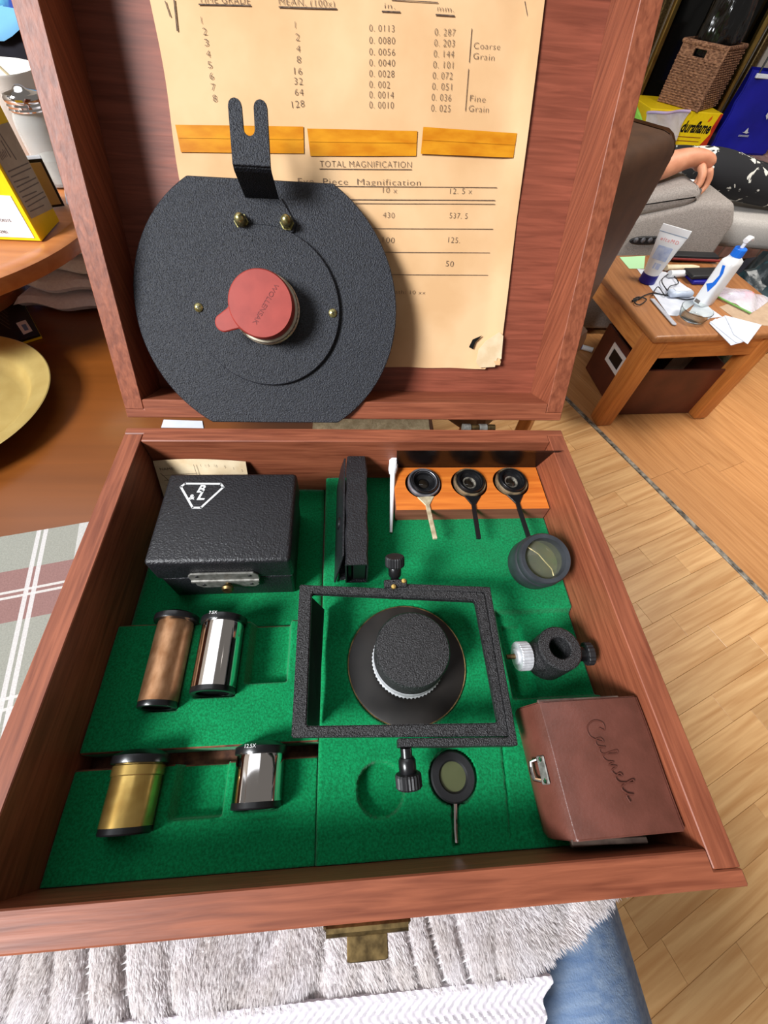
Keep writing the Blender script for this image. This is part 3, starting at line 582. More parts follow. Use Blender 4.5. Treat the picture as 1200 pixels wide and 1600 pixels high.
b = NB(); tube(b, [(0.0535, Y0 - 0.0012, 0.7538), (0.0925, Y0 - 0.0012, 0.7538)], 0.0014, 10); mk('catch_hinge', b, steel, lc, True)
M = axis((0.0735, Y0 - 0.0012, 0.7490), (0, -1, 0.1)); b = NB(); lathe(b, [(0, 0), (0.0018, 0), (0.0018, 0.0012), (0.0032, 0.0022), (0.0036, 0.0036), (0.0028, 0.0050), (0, 0.0056)], 18, M); mk('catch_knob', b, old_brass, lc, True)
for x, z in ((0.0580, 0.7598), (0.0880, 0.7598), (0.0590, 0.7485), (0.0870, 0.7485)):
    b = NB(); lathe(b, [(0.0010, 0), (0.0009, 0.0004), (0, 0.0006)], 10, axis((x, Y0 - 0.0014, z), (0, -1, 0))); mk('rivet', b, black_soft, lc, True)
# paper tag behind it
nt_ = thing('name_tag', 'curved cream paper tag printed NAME tucked behind the black leather case', 'tag', (0.04, 0.23, 0.73))
NM0 = lambda s, t: Vector((0.0135 + 0.0615 * s, 0.2335 - 0.006 * math.sin(PI * min(1, max(0, s))) * 0.3 - 0.013 * (1 - t), 0.7285 + 0.0300 * t + 0.0062 * math.sin(PI * (0.12 + 0.8 * s)) * t + 0.0015))
mk('card', sheet(NM0, 24, 8, 0.0003, (0, 1, 0)), paper_pale, nt_, True)
b = NB(); up = (NM0(0.3, 1) - NM0(0.3, 0)).normalized(); tx = (NM0(0.4, 0.9) - NM0(0.05, 0.9)).normalized(); nz = tx.cross(up).normalized()
TM = Matrix((tx, nz.cross(tx), nz)).transposed().to_4x4(); TM.translation = NM0(0.14, 0.80) + nz * 0.0008
lettering(b, 'NAME', TM, 0.0095, 0.0020)
for k in range(3): stroke(b, TM, [(-0.005, -0.004 - k * 0.004), (0.02, -0.004 - k * 0.004 + 0.001)], 0.0002, 0.0001)
stroke(b, TM, [(0.020, 0.0035), (0.0195, -0.012)], 0.0003, 0.0001); stroke(b, TM, [(-0.0055, -0.002), (0.0005, -0.012)], 0.0003, 0.0001)
for k in range(6): lettering(b, '15'[k % 2], TM @ tl(0.025 + k * 0.0055, 0.002 - 0.0002 * k * k, 0.0004), None, 0.0018)
mk('tag_print', b, ink, nt_)

# narrow black sheath with snap flap
sh = thing('leather_sheath', 'narrow upright black leather sheath with snap flap beside the leather case', 'case', (0.151, 0.19, 0.742))
b = NB(); t = NB()
sec = [(0.1437, 0.7425), (0.1575, 0.7425), (0.1575, 0.7665), (0.1566, 0.7675), (0.1446, 0.7675), (0.1437, 0.7665)]; rows = []
for k in range(13):
    y = 0.1490 + 0.0845 * k / 12; wv = 0.0004 * math.sin(k * 1.7); dx = 0.0014 * k / 12
    rows.append([t.verts.new((x + dx + wv * (1 if x < 0.15 else -1), y, z + (0.0003 * math.sin(k * 2.1) if z > 0.76 else 0))) for x, z in sec])
for A, B_ in zip(rows, rows[1:]):
    for k in range(6): t.faces.new((A[k], A[(k + 1) % 6], B_[(k + 1) % 6], B_[k]))
t.faces.new(rows[-1]); 
inner = [t.verts.new((0.1446 + (x - 0.1437) * 0.87, 0.149, 0.7432 + (z - 0.7425) * 0.93)) for x, z in sec]; deep = [t.verts.new((v.co.x, 0.165, v.co.z)) for v in inner]
for k in range(6):
    t.faces.new((rows[0][k], inner[k], inner[(k + 1) % 6], rows[0][(k + 1) % 6])); t.faces.new((inner[k], deep[k], deep[(k + 1) % 6], inner[(k + 1) % 6]))
t.faces.new(deep); bmesh.ops.recalc_face_normals(t, faces=t.faces); merge(b, t); mk('sheath_body', b, leather, sh, True)
b = NB(); box(b, (0.1452, 0.1515, 0.7440), (0.1478, 0.164, 0.7655), 0.0004); box(b, (0.1484, 0.1505, 0.7440), (0.1562, 0.164, 0.7655), 0.0004); mk('sheath_insert', b, black, sh)
FMx = axis((0.1426, 0.19, 0.7425), (-1, 0, 0.18), (0, 1, 0))
fl = [(-0.038, -0.012), (-0.034, -0.0225), (0.028, -0.0245), (0.040, -0.0235), (0.0425, -0.014), (0.0425, -0.002), (0.036, 0.001), (-0.034, 0.001)]
b = NB(); t = NB()
prism(b, [(0.1432, 0.151), (0.1440, 0.1500), (0.1455, 0.2322), (0.1418, 0.2305), (0.1385, 0.2220), (0.1383, 0.160), (0.1405, 0.1505)], 0.7425, 0.744, None, 0.0004)
prism(b, [(0.1490, 0.7430), (0.1600, 0.7440), (0.2230, 0.7440), (0.2322, 0.7560), (0.2322, 0.7668), (0.1560, 0.7660)], -0.0006, 0.0006, Matrix(((0.014, 0.25, 1, 0.1377 - 0.25 * 0.7440 - 0.014 * 0.19), (1, 0, 0, 0), (0, 1, 0, 0), (0, 0, 0, 1))), 0.0003)
f_ = mk('flap', b, leather, sh)
b = NB(); lathe(b, [(0.0042, 0), (0.0042, 0.0006), (0.0034, 0.0014), (0.0020, 0.0012), (0, 0.0011)], 22, axis((0.1398, 0.186, 0.7545), (-1, 0, 0.30))); mk('snap_button', b, black, f_, True)

# cotton swab
sw = thing('cotton_swab', 'white plastic swab with cotton tip leaning beside the lens block', 'swab', (0.178, 0.2, 0.7415))
p0 = P(611, 832, 0.7425); p1 = P(614, 735, 0.7575); p2 = P(616, 712, 0.7615)
b = NB(); tube(b, [p0, p0.lerp(p1, 0.1), p0.lerp(p1, 0.9), p1.lerp(p2, 0.3)], [0.0010, 0.0011, 0.0019, 0.0021], 10); mk('stick', b, white_pl, sw, True)
b = NB(); tube(b, [p1.lerp(p2, -0.25), p1.lerp(p2, 0.1), p1.lerp(p2, 0.5), p1.lerp(p2, 0.9), p2], [0.0021, 0.0034, 0.0033, 0.0037, 0.0015], 14)
for v in b.verts: v.co += Vector((random.uniform(-1, 1), random.uniform(-1, 1), random.uniform(-1, 1))) * 0.00035
mk('cotton_tip', b, cotton, sw, True)

# lens block with its upright plate
BX0, BX1, BY0, BY1, BZ = 0.1785, 0.2870, 0.1966, 0.2342, 0.754
blk = thing('lens_block', 'varnished orange wood block with three round sockets at the back of the case', 'block', (0.233, 0.2, 0.742))
SOCK = [(0.1997, 0.2192), (0.2331, 0.2192), (0.2643, 0.2200)]
t = NB(); outer = [t.verts.new(p + (BZ,)) for p in ((BX0, BY0), (BX1, BY0), (BX1, BY1), (BX0, BY1))]; edges = [t.edges.new((outer[k], outer[(k + 1) % 4])) for k in range(4)]; holes = []
for (sx, sy) in SOCK:
    pr = []
    for k in range(40):
        a = -PI / 2 + 0.36 + (2 * PI - 0.72) * k / 39; pr.append((sx + 0.0132 * math.cos(a), sy + 0.0132 * math.sin(a)))
    pr += [(sx - 0.0030, sy - 0.0160), (sx + 0.0030, sy - 0.0160)]
    hv = [t.verts.new(p + (BZ,)) for p in pr]; holes.append(hv)
    for k in range(len(hv)): edges.append(t.edges.new((hv[k], hv[(k + 1) % len(hv)])))
bmesh.ops.triangle_fill(t, edges=edges, use_beauty=True)
for hv in holes:
    lo = [t.verts.new((v.co.x, v.co.y, BZ - 0.008)) for v in hv]; n = len(hv)
    for k in range(n): t.faces.new((hv[k], hv[(k + 1) % n], lo[(k + 1) % n], lo[k]))
    t.faces.new(lo)
lo = [t.verts.new((v.co.x, v.co.y, 0.7415)) for v in outer]
for k in range(4): t.faces.new((outer[k], outer[(k + 1) % 4], lo[(k + 1) % 4], lo[k]))
t.faces.new(lo); bmesh.ops.recalc_face_normals(t, faces=t.faces)
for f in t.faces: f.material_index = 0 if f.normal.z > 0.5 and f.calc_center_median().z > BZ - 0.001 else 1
mk('block', t, [block_wood, block_side], blk)
pl = NB(); t = NB(); r0 = P(620, 704, RIM + 0.004); r1 = P(882, 704, RIM + 0.004); r2 = P(868, 713, RIM + 0.0012)
vs = [t.verts.new(v) for v in (Vector((0.1815, 0.2344, BZ + 0.0003)), Vector((0.2870, 0.2344, BZ + 0.0003)), Vector((0.2874, r1.y + 0.0015, RIM + 0.0009)), Vector((0.2900, r1.y + 0.0010, RIM + 0.0010)), r1, r0)]; f = t.faces.new(vs)
bmesh.ops.solidify(t, geom=[f], thickness=0.0009); merge(pl, t)
solo('divider_plate', pl, mat('dark_metal_plate', (30, 26, 26), 0.3, 0.0, col2=(22, 19, 19), scale=(80, 80, 80)), 'dark shiny plate standing upright behind the three mounted lenses', 'plate', (0.235, 0.235, 0.756))
def mounted_lens(name, label, sx, sy, tip, handle_m, ring_m, tilt):
    th_ = thing(name, label, 'lens', (sx, sy, BZ - 0.008), 'mounted lenses in the wooden block')
    M = tl(sx, sy, BZ - 0.0022) @ Matrix.Rotation(tilt, 4, 'X') @ Matrix.Rotation(math.radians(5), 4, 'Y')
    b = NB(); lathe(b, [(0.0090, 0), (0.0113, 0.0002), (0.0118, 0.0022), (0.0118, 0.0042), (0.0113, 0.0049), (0.0104, 0.0046)], 44, M); mk('mount_ring', b, ring_m, th_, True)
    b = NB(); lathe(b, [(0.0100, 0.0020), (0.0099, 0.0056), (0.0093, 0.0064), (0.0082, 0.0063), (0.0078, 0.0052), (0.0072, 0.0050), (0.0066, 0.0036), (0.0040, 0.0024), (0.0038, 0.0006)], 44, M); mk('lens_cell', b, black, th_, True)
    b = NB(); lathe(b, [(0.0039, 0.0016), (0.0034, 0.0021), (0.0018, 0.0027), (0, 0.0029)], 24, M); lathe(b, [(0.0039, 0.0010), (0, 0.0010)], 24, M); mk('lens_glass', b, lens_dark, th_, True)
    b = NB(); lathe(b, [(0.0078, 0.0053), (0.0080, 0.0056), (0.0084, 0.0064), (0.0087, 0.0066)] if handle_m is not black else [(0.0037, 0.0020), (0.0040, 0.0028), (0.0047, 0.0031), (0.0050, 0.0029)], 40, M); mk('inner_ring', b, gun if handle_m is not black else worn_iris, th_, True)
    h0 = M @ Vector((0.0, -0.0108, 0.0030)); tip = Vector(tip); d = (tip - h0).normalized(); s_ = d.cross(Vector((0, 0, 1))).normalized(); upv = s_.cross(d)
    HM = Matrix((s_, d, upv)).transposed().to_4x4(); HM.translation = h0; L_ = (tip - h0).length
    b = NB(); prism(b, [(-0.0062, 0.001), (0.0062, 0.001), (0.0030, 0.0060), (0.0016, 0.0085), (-0.0016, 0.0085), (-0.0030, 0.0060)], -0.0008, 0.0008, HM, 0.0003); prism(b, [(-0.0015, 0.007), (0.0015, 0.007), (0.0015, L_), (-0.0015, L_)], -0.0009, 0.0009, HM, 0.0003); mk('handle', b, handle_m, th_)
worn_iris = mat('worn_iris_metal', (190, 182, 166), 0.4, 0.3, col2=(60, 56, 52), scale=(180, 180, 180))
lens_dark = mat('dark_lens_glass', (30, 24, 18), 0.05, spec=1.0, bump=0.0)
gun = mat('gunmetal', (150, 150, 156), 0.35, 0.6, col2=(100, 100, 106), scale=(200, 200, 200))
worn_rim = mat('worn_black_brass', (150, 130, 100), 0.4, 0.4, col2=(44, 40, 37), scale=(160, 160, 160), detail=6)
mounted_lens('handled_lens', 'grey metal lens with pale worn handle nearest the cotton swab', 0.1997, 0.2196, P(680, 842, 0.7555), mat('worn_pale_handle', (214, 200, 168), 0.45, 0.4, col2=(170, 152, 120), scale=(200, 200, 200)), gun, math.radians(6))
mounted_lens('handled_lens', 'black mounted lens with black handle in the middle socket of the wooden block', 0.2331, 0.2196, P(748, 842, 0.7555), black, worn_rim, math.radians(4))
mounted_lens('handled_lens', 'black mounted lens whose handle passes behind the black magnifier', 0.2643, 0.2203, P(828, 846, 0.7555), black, worn_rim, math.radians(4))

# magnifier cylinder, tilted
mg = thing('magnifier', 'dark grey tubular magnifier tilted with a cracked clear lens in its top', 'magnifier', (0.27, 0.148, 0.741))
c_top = P(853, 872, 0.7685); M = axis(c_top, (-0.05, -0.30, 0.95)); mgm = mat('dark_grey_bakelite', (52, 55, 60), 0.45, col2=(40, 42, 46), scale=(90, 90, 90), bump=0.05, bscale=(200, 200, 200))
b = NB(); lathe(b, [(0.0118, -0.006), (0.0122, -0.0012), (0.0126, 0), (0.0150, 0.0002), (0.0157, -0.0008), (0.0160, -0.0035), (0.0160, -0.0055), (0.0156, -0.0060), (0.0163, -0.0066), (0.0166, -0.0080), (0.0166, -0.0215), (0.0158, -0.0232), (0.0120, -0.0232), (0.0118, -0.006)], 56, M); mk('barrel', b, mgm, mg, True)
b = NB(); lathe(b, [(0.0119, -0.0048), (0.0080, -0.0030), (0.0040, -0.0022), (0, -0.0019)], 40, M); lathe(b, [(0.0119, -0.0050), (0, -0.0075)], 40, M); gl = mk('lens_glass', b, lens_glass, mg, True)
b = NB(); lathe(b, [(0.0119, -0.0185), (0, -0.0185)], 32, M); mk('lower_lens', b, mat('amber_lens', (104, 96, 52), 0.2, col2=(70, 90, 52), scale=(90, 90, 90)), mg)
b = NB(); tube(b, [M @ Vector(p) for p in ((-0.0085, 0.0078, -0.0040), (-0.003, 0.0030, -0.0030), (0.0, -0.0015, -0.0028), (0.004, -0.0065, -0.0034), (0.0050, -0.0102, -0.0044))], 0.00035, 6); mk('crack', b, mat('crack_line', (226, 206, 150), 0.3, bump=0.01, bscale=(50, 50, 50)), gl)

# tilting frame with its yoke
fr = thing('tilting_frame', 'rectangular black crinkle-finish frame in a yoke around the capped lens', 'frame', (0.17, 0.095, 0.742))
FRZ = 0.7685; fo = [P(*q, FRZ).xy for q in ((468, 913), (757, 925), (796, 1150), (455, 1152))]; fi = [P(*q, FRZ).xy for q in ((487, 926), (743, 938), (779, 1129), (479, 1134))]
t = NB(); A = [t.verts.new((p.x, p.y, FRZ)) for p in fo]; B_ = [t.verts.new((p.x, p.y, FRZ)) for p in fi]
fs = [t.faces.new((A[k], A[(k + 1) % 4], B_[(k + 1) % 4], B_[k])) for k in range(4)]
r = bmesh.ops.extrude_face_region(t, geom=fs)
for v in [g for g in r['geom'] if isinstance(g, bmesh.types.BMVert)]: v.co.z -= 0.0045
bmesh.ops.recalc_face_normals(t, faces=t.faces); bmesh.ops.bevel(t, geom=list(t.edges), offset=0.0006, segments=2, affect='EDGES'); mk('frame_ring', t, crinkle, fr)
t = NB(); w0 = Vector((fi[0].x - 0.0012, fi[0].y, FRZ - 0.004)); w3 = Vector((fi[3].x - 0.0012, fi[3].y, FRZ - 0.004)); w1 = P(510, 952, 0.7425) + Vector((-0.0012, 0, 0)); w2 = P(501, 1134, 0.7425) + Vector((-0.0012, 0, 0))
f = t.faces.new([t.verts.new(v) for v in (w0, w3, w2, w1)]); bmesh.ops.solidify(t, geom=[f], thickness=0.0012); mk('side_wall', t, black_soft, fr)
def bar(b, a, c, wd, z0, z1):
    a = Vector(a); c = Vector(c); d = (c - a).normalized(); n = Vector((-d.y, d.x)) * wd / 2; e_ = d * wd / 2
    prism(b, [tuple(a - n - e_), tuple(c - n + e_), tuple(c + n + e_), tuple(a + n - e_)], z0, z1, None, 0.0006, 2)
YZ = FRZ + 0.0005; b = NB(); ya = P(604, 915, YZ).xy; yb = P(762, 921, YZ).xy; yc = P(803, 1158, YZ).xy; yd = P(622, 1160, YZ).xy
U3 = lambda v: Vector((v.x, v.y, 0))
def off(p, q, w_): d = (Vector(q) - Vector(p)).normalized(); return Vector((-d.y, d.x)) * w_
def isect(p, d, q, e2): k = ((q.x - p.x) * e2.y - (q.y - p.y) * e2.x) / (d.x * e2.y - d.y * e2.x); return p + d * k
def upath(h): 
    n1, n2, n3 = off(ya, yb, h), off(yb, yc, h), off(yc, yd, h)
    return [ya + n1, isect(ya + n1, yb - ya, yb + n2, yc - yb), isect(yb + n2, yc - yb, yc + n3, yd - yc), yd + n3]
prism(b, [tuple(v) for v in upath(0.0018) + upath(-0.0018)[::-1]], YZ - 0.0085, YZ, None, 0.0006, 2); mk('yoke', b, crinkle, fr)
def knob(parent, o, d, k=1.0, long=False):
    M = axis(o, d); b = NB(); L_ = 0.004 if long else 0.002
    lathe(b, [(0, 0), (0.0030 * k, 0), (0.0030 * k, L_), (0.0036 * k, L_), (0.0044 * k, L_ + 0.0012), (0.0044 * k, L_ + 0.006), (0.0040 * k, L_ + 0.0066)], 24, M); kk = mk('knob_neck', b, black, parent, True)
    b = NB(); lathe(b, [(0.0040 * k, L_ + 0.0062), (0.0062 * k, L_ + 0.0066), (0.0066 * k, L_ + 0.0074), (0.0066 * k, L_ + 0.0118), (0.0060 * k, L_ + 0.0126), (0.0030 * k, L_ + 0.0124), (0, L_ + 0.0122)], 48, M, ((1, 4), 0.07)); mk('knob_head', b, black_soft, parent, False)
o1 = P(617, 906, YZ - 0.003); knob(fr, o1, (-0.02, 0.65, 0.76), 0.84)
b = NB(); box(b, (-0.0065, -0.0022, -0.002), (0.0065, 0.0022, 0.0014), 0.0005, tl(*P(618, 912, YZ + 0.0005))); mk('pivot_block', b, crinkle, fr)
b = NB(); lathe(b, [(0.0015, 0), (0.0013, 0.0007), (0, 0.0009)], 12, tl(*P(631, 908, YZ + 0.0018))); lathe(b, [(0.0015, 0), (0.0013, 0.0007), (0, 0.0009)], 12, tl(*P(615, 917, YZ + 0.0018))); mk('screw', b, brass, fr, True)
o2 = P(634, 1168, YZ - 0.004); knob(fr, o2, (0.05, -0.93, -0.30), 0.92, True)

# flanged lens with a crinkle cap inside the frame
fl_ = thing('capped_lens', 'black flanged lens with a round crinkle-finish cap inside the black frame', 'lens', (0.1788, 0.0993, 0.7385))
FLM = tl(0.1788, 0.0993, 0.7385)
b = NB(); lathe(b, [(0, 0), (0.0335, 0), (0.0338, 0.0004), (0.0338, 0.0016), (0.0330, 0.0020), (0.0190, 0.0020), (0, 0.0020)], 80, FLM); mk('flange', b, flange_m, fl_, True)
b = NB(); lathe(b, [(0.0185, 0.002), (0.0185, 0.0050), (0.0202, 0.0054), (0.0204, 0.0060)], 64, FLM); mk('lens_collar', b, black, fl_, True)
b = NB(); lathe(b, [(0.0195, 0.0060), (0.0204, 0.0062), (0.0206, 0.0070), (0.0206, 0.0082), (0.0198, 0.0088), (0.0198, 0.0150), (0.0190, 0.0152)], 120, FLM, ((1, 3), 0.03)); mk('knurled_ring', b, alu, fl_, True)
b = NB(); lathe(b, [(0.0194, 0.0152), (0.0198, 0.0156), (0.0198, 0.0290), (0.0190, 0.0303), (0.0170, 0.0307), (0, 0.0309)], 64, FLM); mk('cap', b, crinkle, fl_, True)
b = NB(); lathe(b, [(0.0334, 0.0017), (0.0341, 0.0019), (0.0341, 0.0014)], 80, FLM); mk('flange_rim', b, old_brass, fl_, True)

# clamp
cp = thing('ring_clamp', 'black crinkle ring clamp with silver wheel and black knob near the case wall', 'clamp', (0.26, 0.095, 0.735))
cx_, cy_ = P(876, 1012, 0.7650).xy; CZ = 0.7650; M = tl(cx_, cy_, 0)
b = NB(); lathe(b, [(0.0058, CZ - 0.026), (0.0058, CZ - 0.0006), (0.0064, CZ), (0.0110, CZ), (0.0118, CZ - 0.0008), (0.0119, CZ - 0.010), (0.0119, CZ - 0.0225), (0.0105, CZ - 0.026), (0.0058, CZ - 0.026)], 48, M); tube(b, [(cx_ - 0.008, cy_ - 0.001, CZ - 0.0115), (cx_ - 0.0155, cy_ - 0.0015, CZ - 0.0110)], [0.0088, 0.0070], 24); mk('clamp_body', b, crinkle, cp, True)
M = axis((cx_ - 0.0155, cy_ - 0.0012, CZ - 0.009), (-1, -0.03, 0.05)); b = NB(); lathe(b, [(0, 0), (0.0074, 0), (0.0078, 0.0004), (0.0078, 0.0058), (0.0074, 0.0064), (0.0045, 0.0064), (0.0042, 0.0076), (0, 0.0078)], 60, M, ((2, 3), 0.05)); mk('thumb_wheel', b, alu, cp, False)
b = NB(); lathe(b, [(0, 0.007), (0.0015, 0.007), (0.0013, 0.0125), (0, 0.013)], 12, M); mk('wheel_screw', b, old_brass, cp, True)
M = axis((cx_ + 0.0112, cy_ - 0.001, CZ - 0.011), (1, -0.02, 0.1)); b = NB(); lathe(b, [(0, 0), (0.0024, 0), (0.0024, 0.0028), (0.0040, 0.0030), (0.0040, 0.0066), (0.0048, 0.0072)], 20, M); kn = mk('knob_neck', b, black, cp, True)
b = NB(); lathe(b, [(0.0036, 0.0068), (0.0062, 0.0071), (0.0064, 0.0075), (0.0064, 0.0104), (0.0058, 0.0110), (0, 0.0110)], 36, M, ((1, 4), 0.06)); mk('knob_head', b, black_soft, cp)

# brown leather case
bc = thing('brown_case', 'reddish brown leather camera case with chrome clasp in the front corner', 'case', (0.26, 0.043, 0.742))
ZT2 = 0.7745; t = NB(); rows = []
sec = lambda y: [(0.2360, 0.7420), (0.2318, 0.7560), (0.2322, 0.7615), (0.2368, ZT2 - 0.0012), (0.2385, ZT2), (0.2862, ZT2 - 0.0004), (0.2872, ZT2 - 0.0016), (0.2872, 0.7420)]
for k in range(9):
    f = k / 8; y = 0.0165 + 0.0532 * f; rows.append([t.verts.new((x + (0.0016 * (0.5 - f) if x < 0.25 else 0), y + (0.0018 * (1 - f) * (0.6 if z < 0.76 else 0)) + (0.0012 * math.sin((x - 0.23) * 40) if k in (0, 8) else 0), z - 0.0004 * math.sin(f * PI * 2))) for x, z in sec(y)])
for A, B_ in zip(rows, rows[1:]):
    for k in range(8): t.faces.new((A[k], A[(k + 1) % 8], B_[(k + 1) % 8], B_[k]))
t.faces.new(rows[0]); t.faces.new(rows[-1]); bmesh.ops.recalc_face_normals(t, faces=t.faces); bmesh.ops.bevel(t, geom=[e_ for e_ in t.edges if len(e_.link_faces) == 2 and e_.calc_face_angle(0) > 0.5], offset=0.0007, segments=2, affect='EDGES'); mk('case_shell', t, brown_leather, bc, True)
b = NB()
for k in range(3): box(b, (0.2372 + 0.0006 * k, 0.0150 - 0.0003 * k, ZT2 - 0.0045 - 0.0022 * k), (0.2700, 0.0172, ZT2 - 0.0030 - 0.0022 * k), 0.0003, Matrix.Translation((0.25, 0.016, 0)) @ Matrix.Rotation(math.radians(-2 + k), 4, 'Z') @ Matrix.Translation((-0.25, -0.016, 0)))
mk('gusset_edges', b, worn_leather, bc)
b = NB(); box(b, (0.2366, 0.0688, ZT2 - 0.003), (0.2780, 0.0712, ZT2 - 0.0012), 0.0004); mk('back_flap', b, worn_leather, bc)
sl = (Vector((0.2368, 0, ZT2 - 0.0012)) - Vector((0.2322, 0, 0.7615))).normalized(); CM2 = Matrix((Vector((0, 1, 0)), sl, Vector((0, 1, 0)).cross(sl))).transposed().to_4x4()
if CM2.col[2].x > 0: CM2 = Matrix((Vector((0, -1, 0)), sl, Vector((0, -1, 0)).cross(sl))).transposed().to_4x4()
CM2.translation = Vector((0.2342, 0.0425, 0.7668)); b = NB(); box(b, (-0.0056, -0.0022, 0.0002), (0.0056, 0.0026, 0.0011), 0.0004, CM2); ck = mk('clasp_plate', b, steel, bc)
b = NB(); lathe(b, [(0.0012, 0.0010), (0.0010, 0.0014), (0, 0.0016)], 10, CM2 @ tl(-0.0042, 0.0006, 0)); lathe(b, [(0.0012, 0.0010), (0.0010, 0.0014), (0, 0.0016)], 10, CM2 @ tl(0.0042, 0.0006, 0)); mk('clasp_rivet', b, chrome, ck, True)
b = NB(); tube(b, [CM2 @ Vector(p) for p in ((-0.0040, -0.0022, 0.0010), (-0.0034, -0.0042, 0.0030), (0, -0.0046, 0.0034), (0.0034, -0.0042, 0.0030), (0.0040, -0.0022, 0.0010))], 0.0009, 8); mk('clasp_loop', b, chrome, ck, True)
sp_ = [(-12, 2.5), (-10.5, 4.2), (-13, 5), (-15, 2), (-14, -2), (-11, -3), (-8.5, -1), (-7.2, 1), (-8.8, 0.6), (-9, -1.6), (-7, -2.2), (-5.4, 0.5), (-5.8, -2), (-4, -2), (-2, 3.4), (-3, 4), (-3.4, -2), (-1.4, -2), (0, 0.4), (0.2, -2.1), (1.6, 0.6), (2.0, -2.1), (3.8, -1.6), (5, 0.6), (3.8, 0.2), (4.4, -2.2), (6.4, -1.6), (8.2, 3.2), (7.4, 3.4), (7.8, -2), (10, -1.6), (11.4, 0.5), (10.6, -2), (13, -2.1)]
SX = tl(0.2636, 0.0435, ZT2 + 0.00012) @ Matrix.Rotation(math.radians(-72), 4, 'Z'); b = NB(); tube(b, smooth([SX @ Vector((x * 0.00115, y * 0.00115, 0.00028 * (x < -4))) for x, y in sp_], 5), 0.00032, 6); mk('embossed_lettering', b, mat('embossed_leather', (84, 46, 37), 0.4, bump=0.05, bscale=(300, 300, 300)), bc)

# four eyepieces lying in the cradles
def eyepiece(label, c, r, m, y0, y1, zc, capr, ring=False, text=None, dip=0.0):
    t_ = thing('eyepiece', label, 'eyepiece', (c, (y0 + y1) / 2, RIM + zc - r), 'microscope eyepieces in the felt cradles')
    L_ = y1 - y0; M = axis((c, y0, RIM + zc), (0, 1, dip))
    b = NB(); lathe(b, [(0, 0.0024), (r * 0.93, 0.0024), (r, 0.0028), (r, L_ - 0.002), (r * 0.98, L_)], 48, M); tb2 = mk('tube', b, m, t_, True)
    b = NB(); lathe(b, [(r * 0.72, 0.0005), (r * 0.76, 0), (r * 0.96, 0), (r * 1.0, 0.0006), (r * 0.99, 0.0030), (r * 0.7, 0.0030)], 40, M); lathe(b, [(r * 0.74, 0.0016), (0, 0.0016)], 32, M); mk('field_ring', b, black, t_, True)
    b = NB(); lathe(b, [(r * 0.9, L_ - 0.0002), (capr, L_ + 0.0002), (capr + 0.0003, L_ + 0.0010), (capr + 0.0003, L_ + 0.0034), (capr - 0.0010, L_ + 0.0042), (capr * 0.62, L_ + 0.0058), (capr * 0.56, L_ + 0.0050), (0, L_ + 0.0046)], 48, M); cp_ = mk('eye_cap', b, black, t_, True)
    if ring: b = NB(); lathe(b, [(r * 1.02, L_ - 0.0050), (r * 1.05, L_ - 0.0046), (r * 1.05, L_ - 0.0008), (r * 1.01, L_ - 0.0004)], 48, M); mk('collar', b, m, t_, True)
    if text: b = NB(); lettering(b, text, axis((c - 0.003, y1 + 0.0024, RIM + zc + capr + 0.00035), (0, 0, 1), (1, 0, 0)), None, 0.0016, 0.0002); mk('engraving', b, white_ink, cp_)
eyepiece('long worn brown-brass eyepiece, tallest of the four tubes in the felt', 0.0462, 0.0096, copper, 0.0805, 0.1255, -0.0355, 0.0118)
eyepiece('chrome eyepiece beside the long brown-brass tube in the upper felt block', 0.0730, 0.0116, chrome, 0.0862, 0.1236, -0.036, 0.0124, text='7.5X')
eyepiece('short shiny brass eyepiece with a collar in the lower felt block', 0.0443, 0.0110, brass, 0.0290, 0.0560, -0.036, 0.0126, ring=True)
eyepiece('short chrome eyepiece marked on its black cap, under the frame corner', 0.1015, 0.0116, chrome, 0.0350, 0.0568, -0.036, 0.0122, text='12.5X')
# filter on a handle
ft = thing('handled_filter', 'round black filter with olive glass and thin steel handle sunk in felt', 'filter', (0.1973, 0.0427, 0.7365))
M = tl(0.1973, 0.0427, 0.7365); b = NB(); lathe(b, [(0.0066, 0), (0.0108, 0), (0.0113, 0.0008), (0.0113, 0.0040), (0.0106, 0.0048), (0.0074, 0.0046), (0.0066, 0.0036), (0.0066, 0)], 48, M); mk('filter_ring', b, black_soft, ft, True)
b = NB(); lathe(b, [(0, 0.0012), (0.0067, 0.0012), (0.0067, 0.0030), (0, 0.0032)], 36, M); mk('filter_glass', b, green_glass, ft, True)
b = NB(); tube(b, [(0.1968, 0.0316, 0.7392), (0.1955, 0.0215, 0.7388), (0.1953, 0.0165, 0.7386)], 0.0011, 8); mk('handle', b, chrome, ft, True)

# ================================================================== left side of the table
tt = thing('turntable', 'round wooden turntable raised above the table, carrying the yellow carton', 'turntable', (-0.268, 0.502, TZ))
TT = 0.80; M = tl(-0.268, 0.502, 0)
b = NB(); lathe(b, [(0, TT - 0.016), (0.168, TT - 0.016), (0.1735, TT - 0.013), (0.175, TT - 0.008), (0.1740, TT - 0.002), (0.171, TT), (0.158, TT), (0.156, TT - 0.0015), (0, TT - 0.0015)], 96, M); mk('turntable_top', b, turn_m, tt, True)
b = NB(); lathe(b, [(0, TZ), (0.06, TZ), (0.06, TZ + 0.012), (0.03, TZ + 0.022), (0.026, TZ + 0.055), (0.05, TT - 0.0165), (0, TT - 0.0165)], 40, M); mk('pedestal', b, turn_m, tt, True)
T0 = TT - 0.001
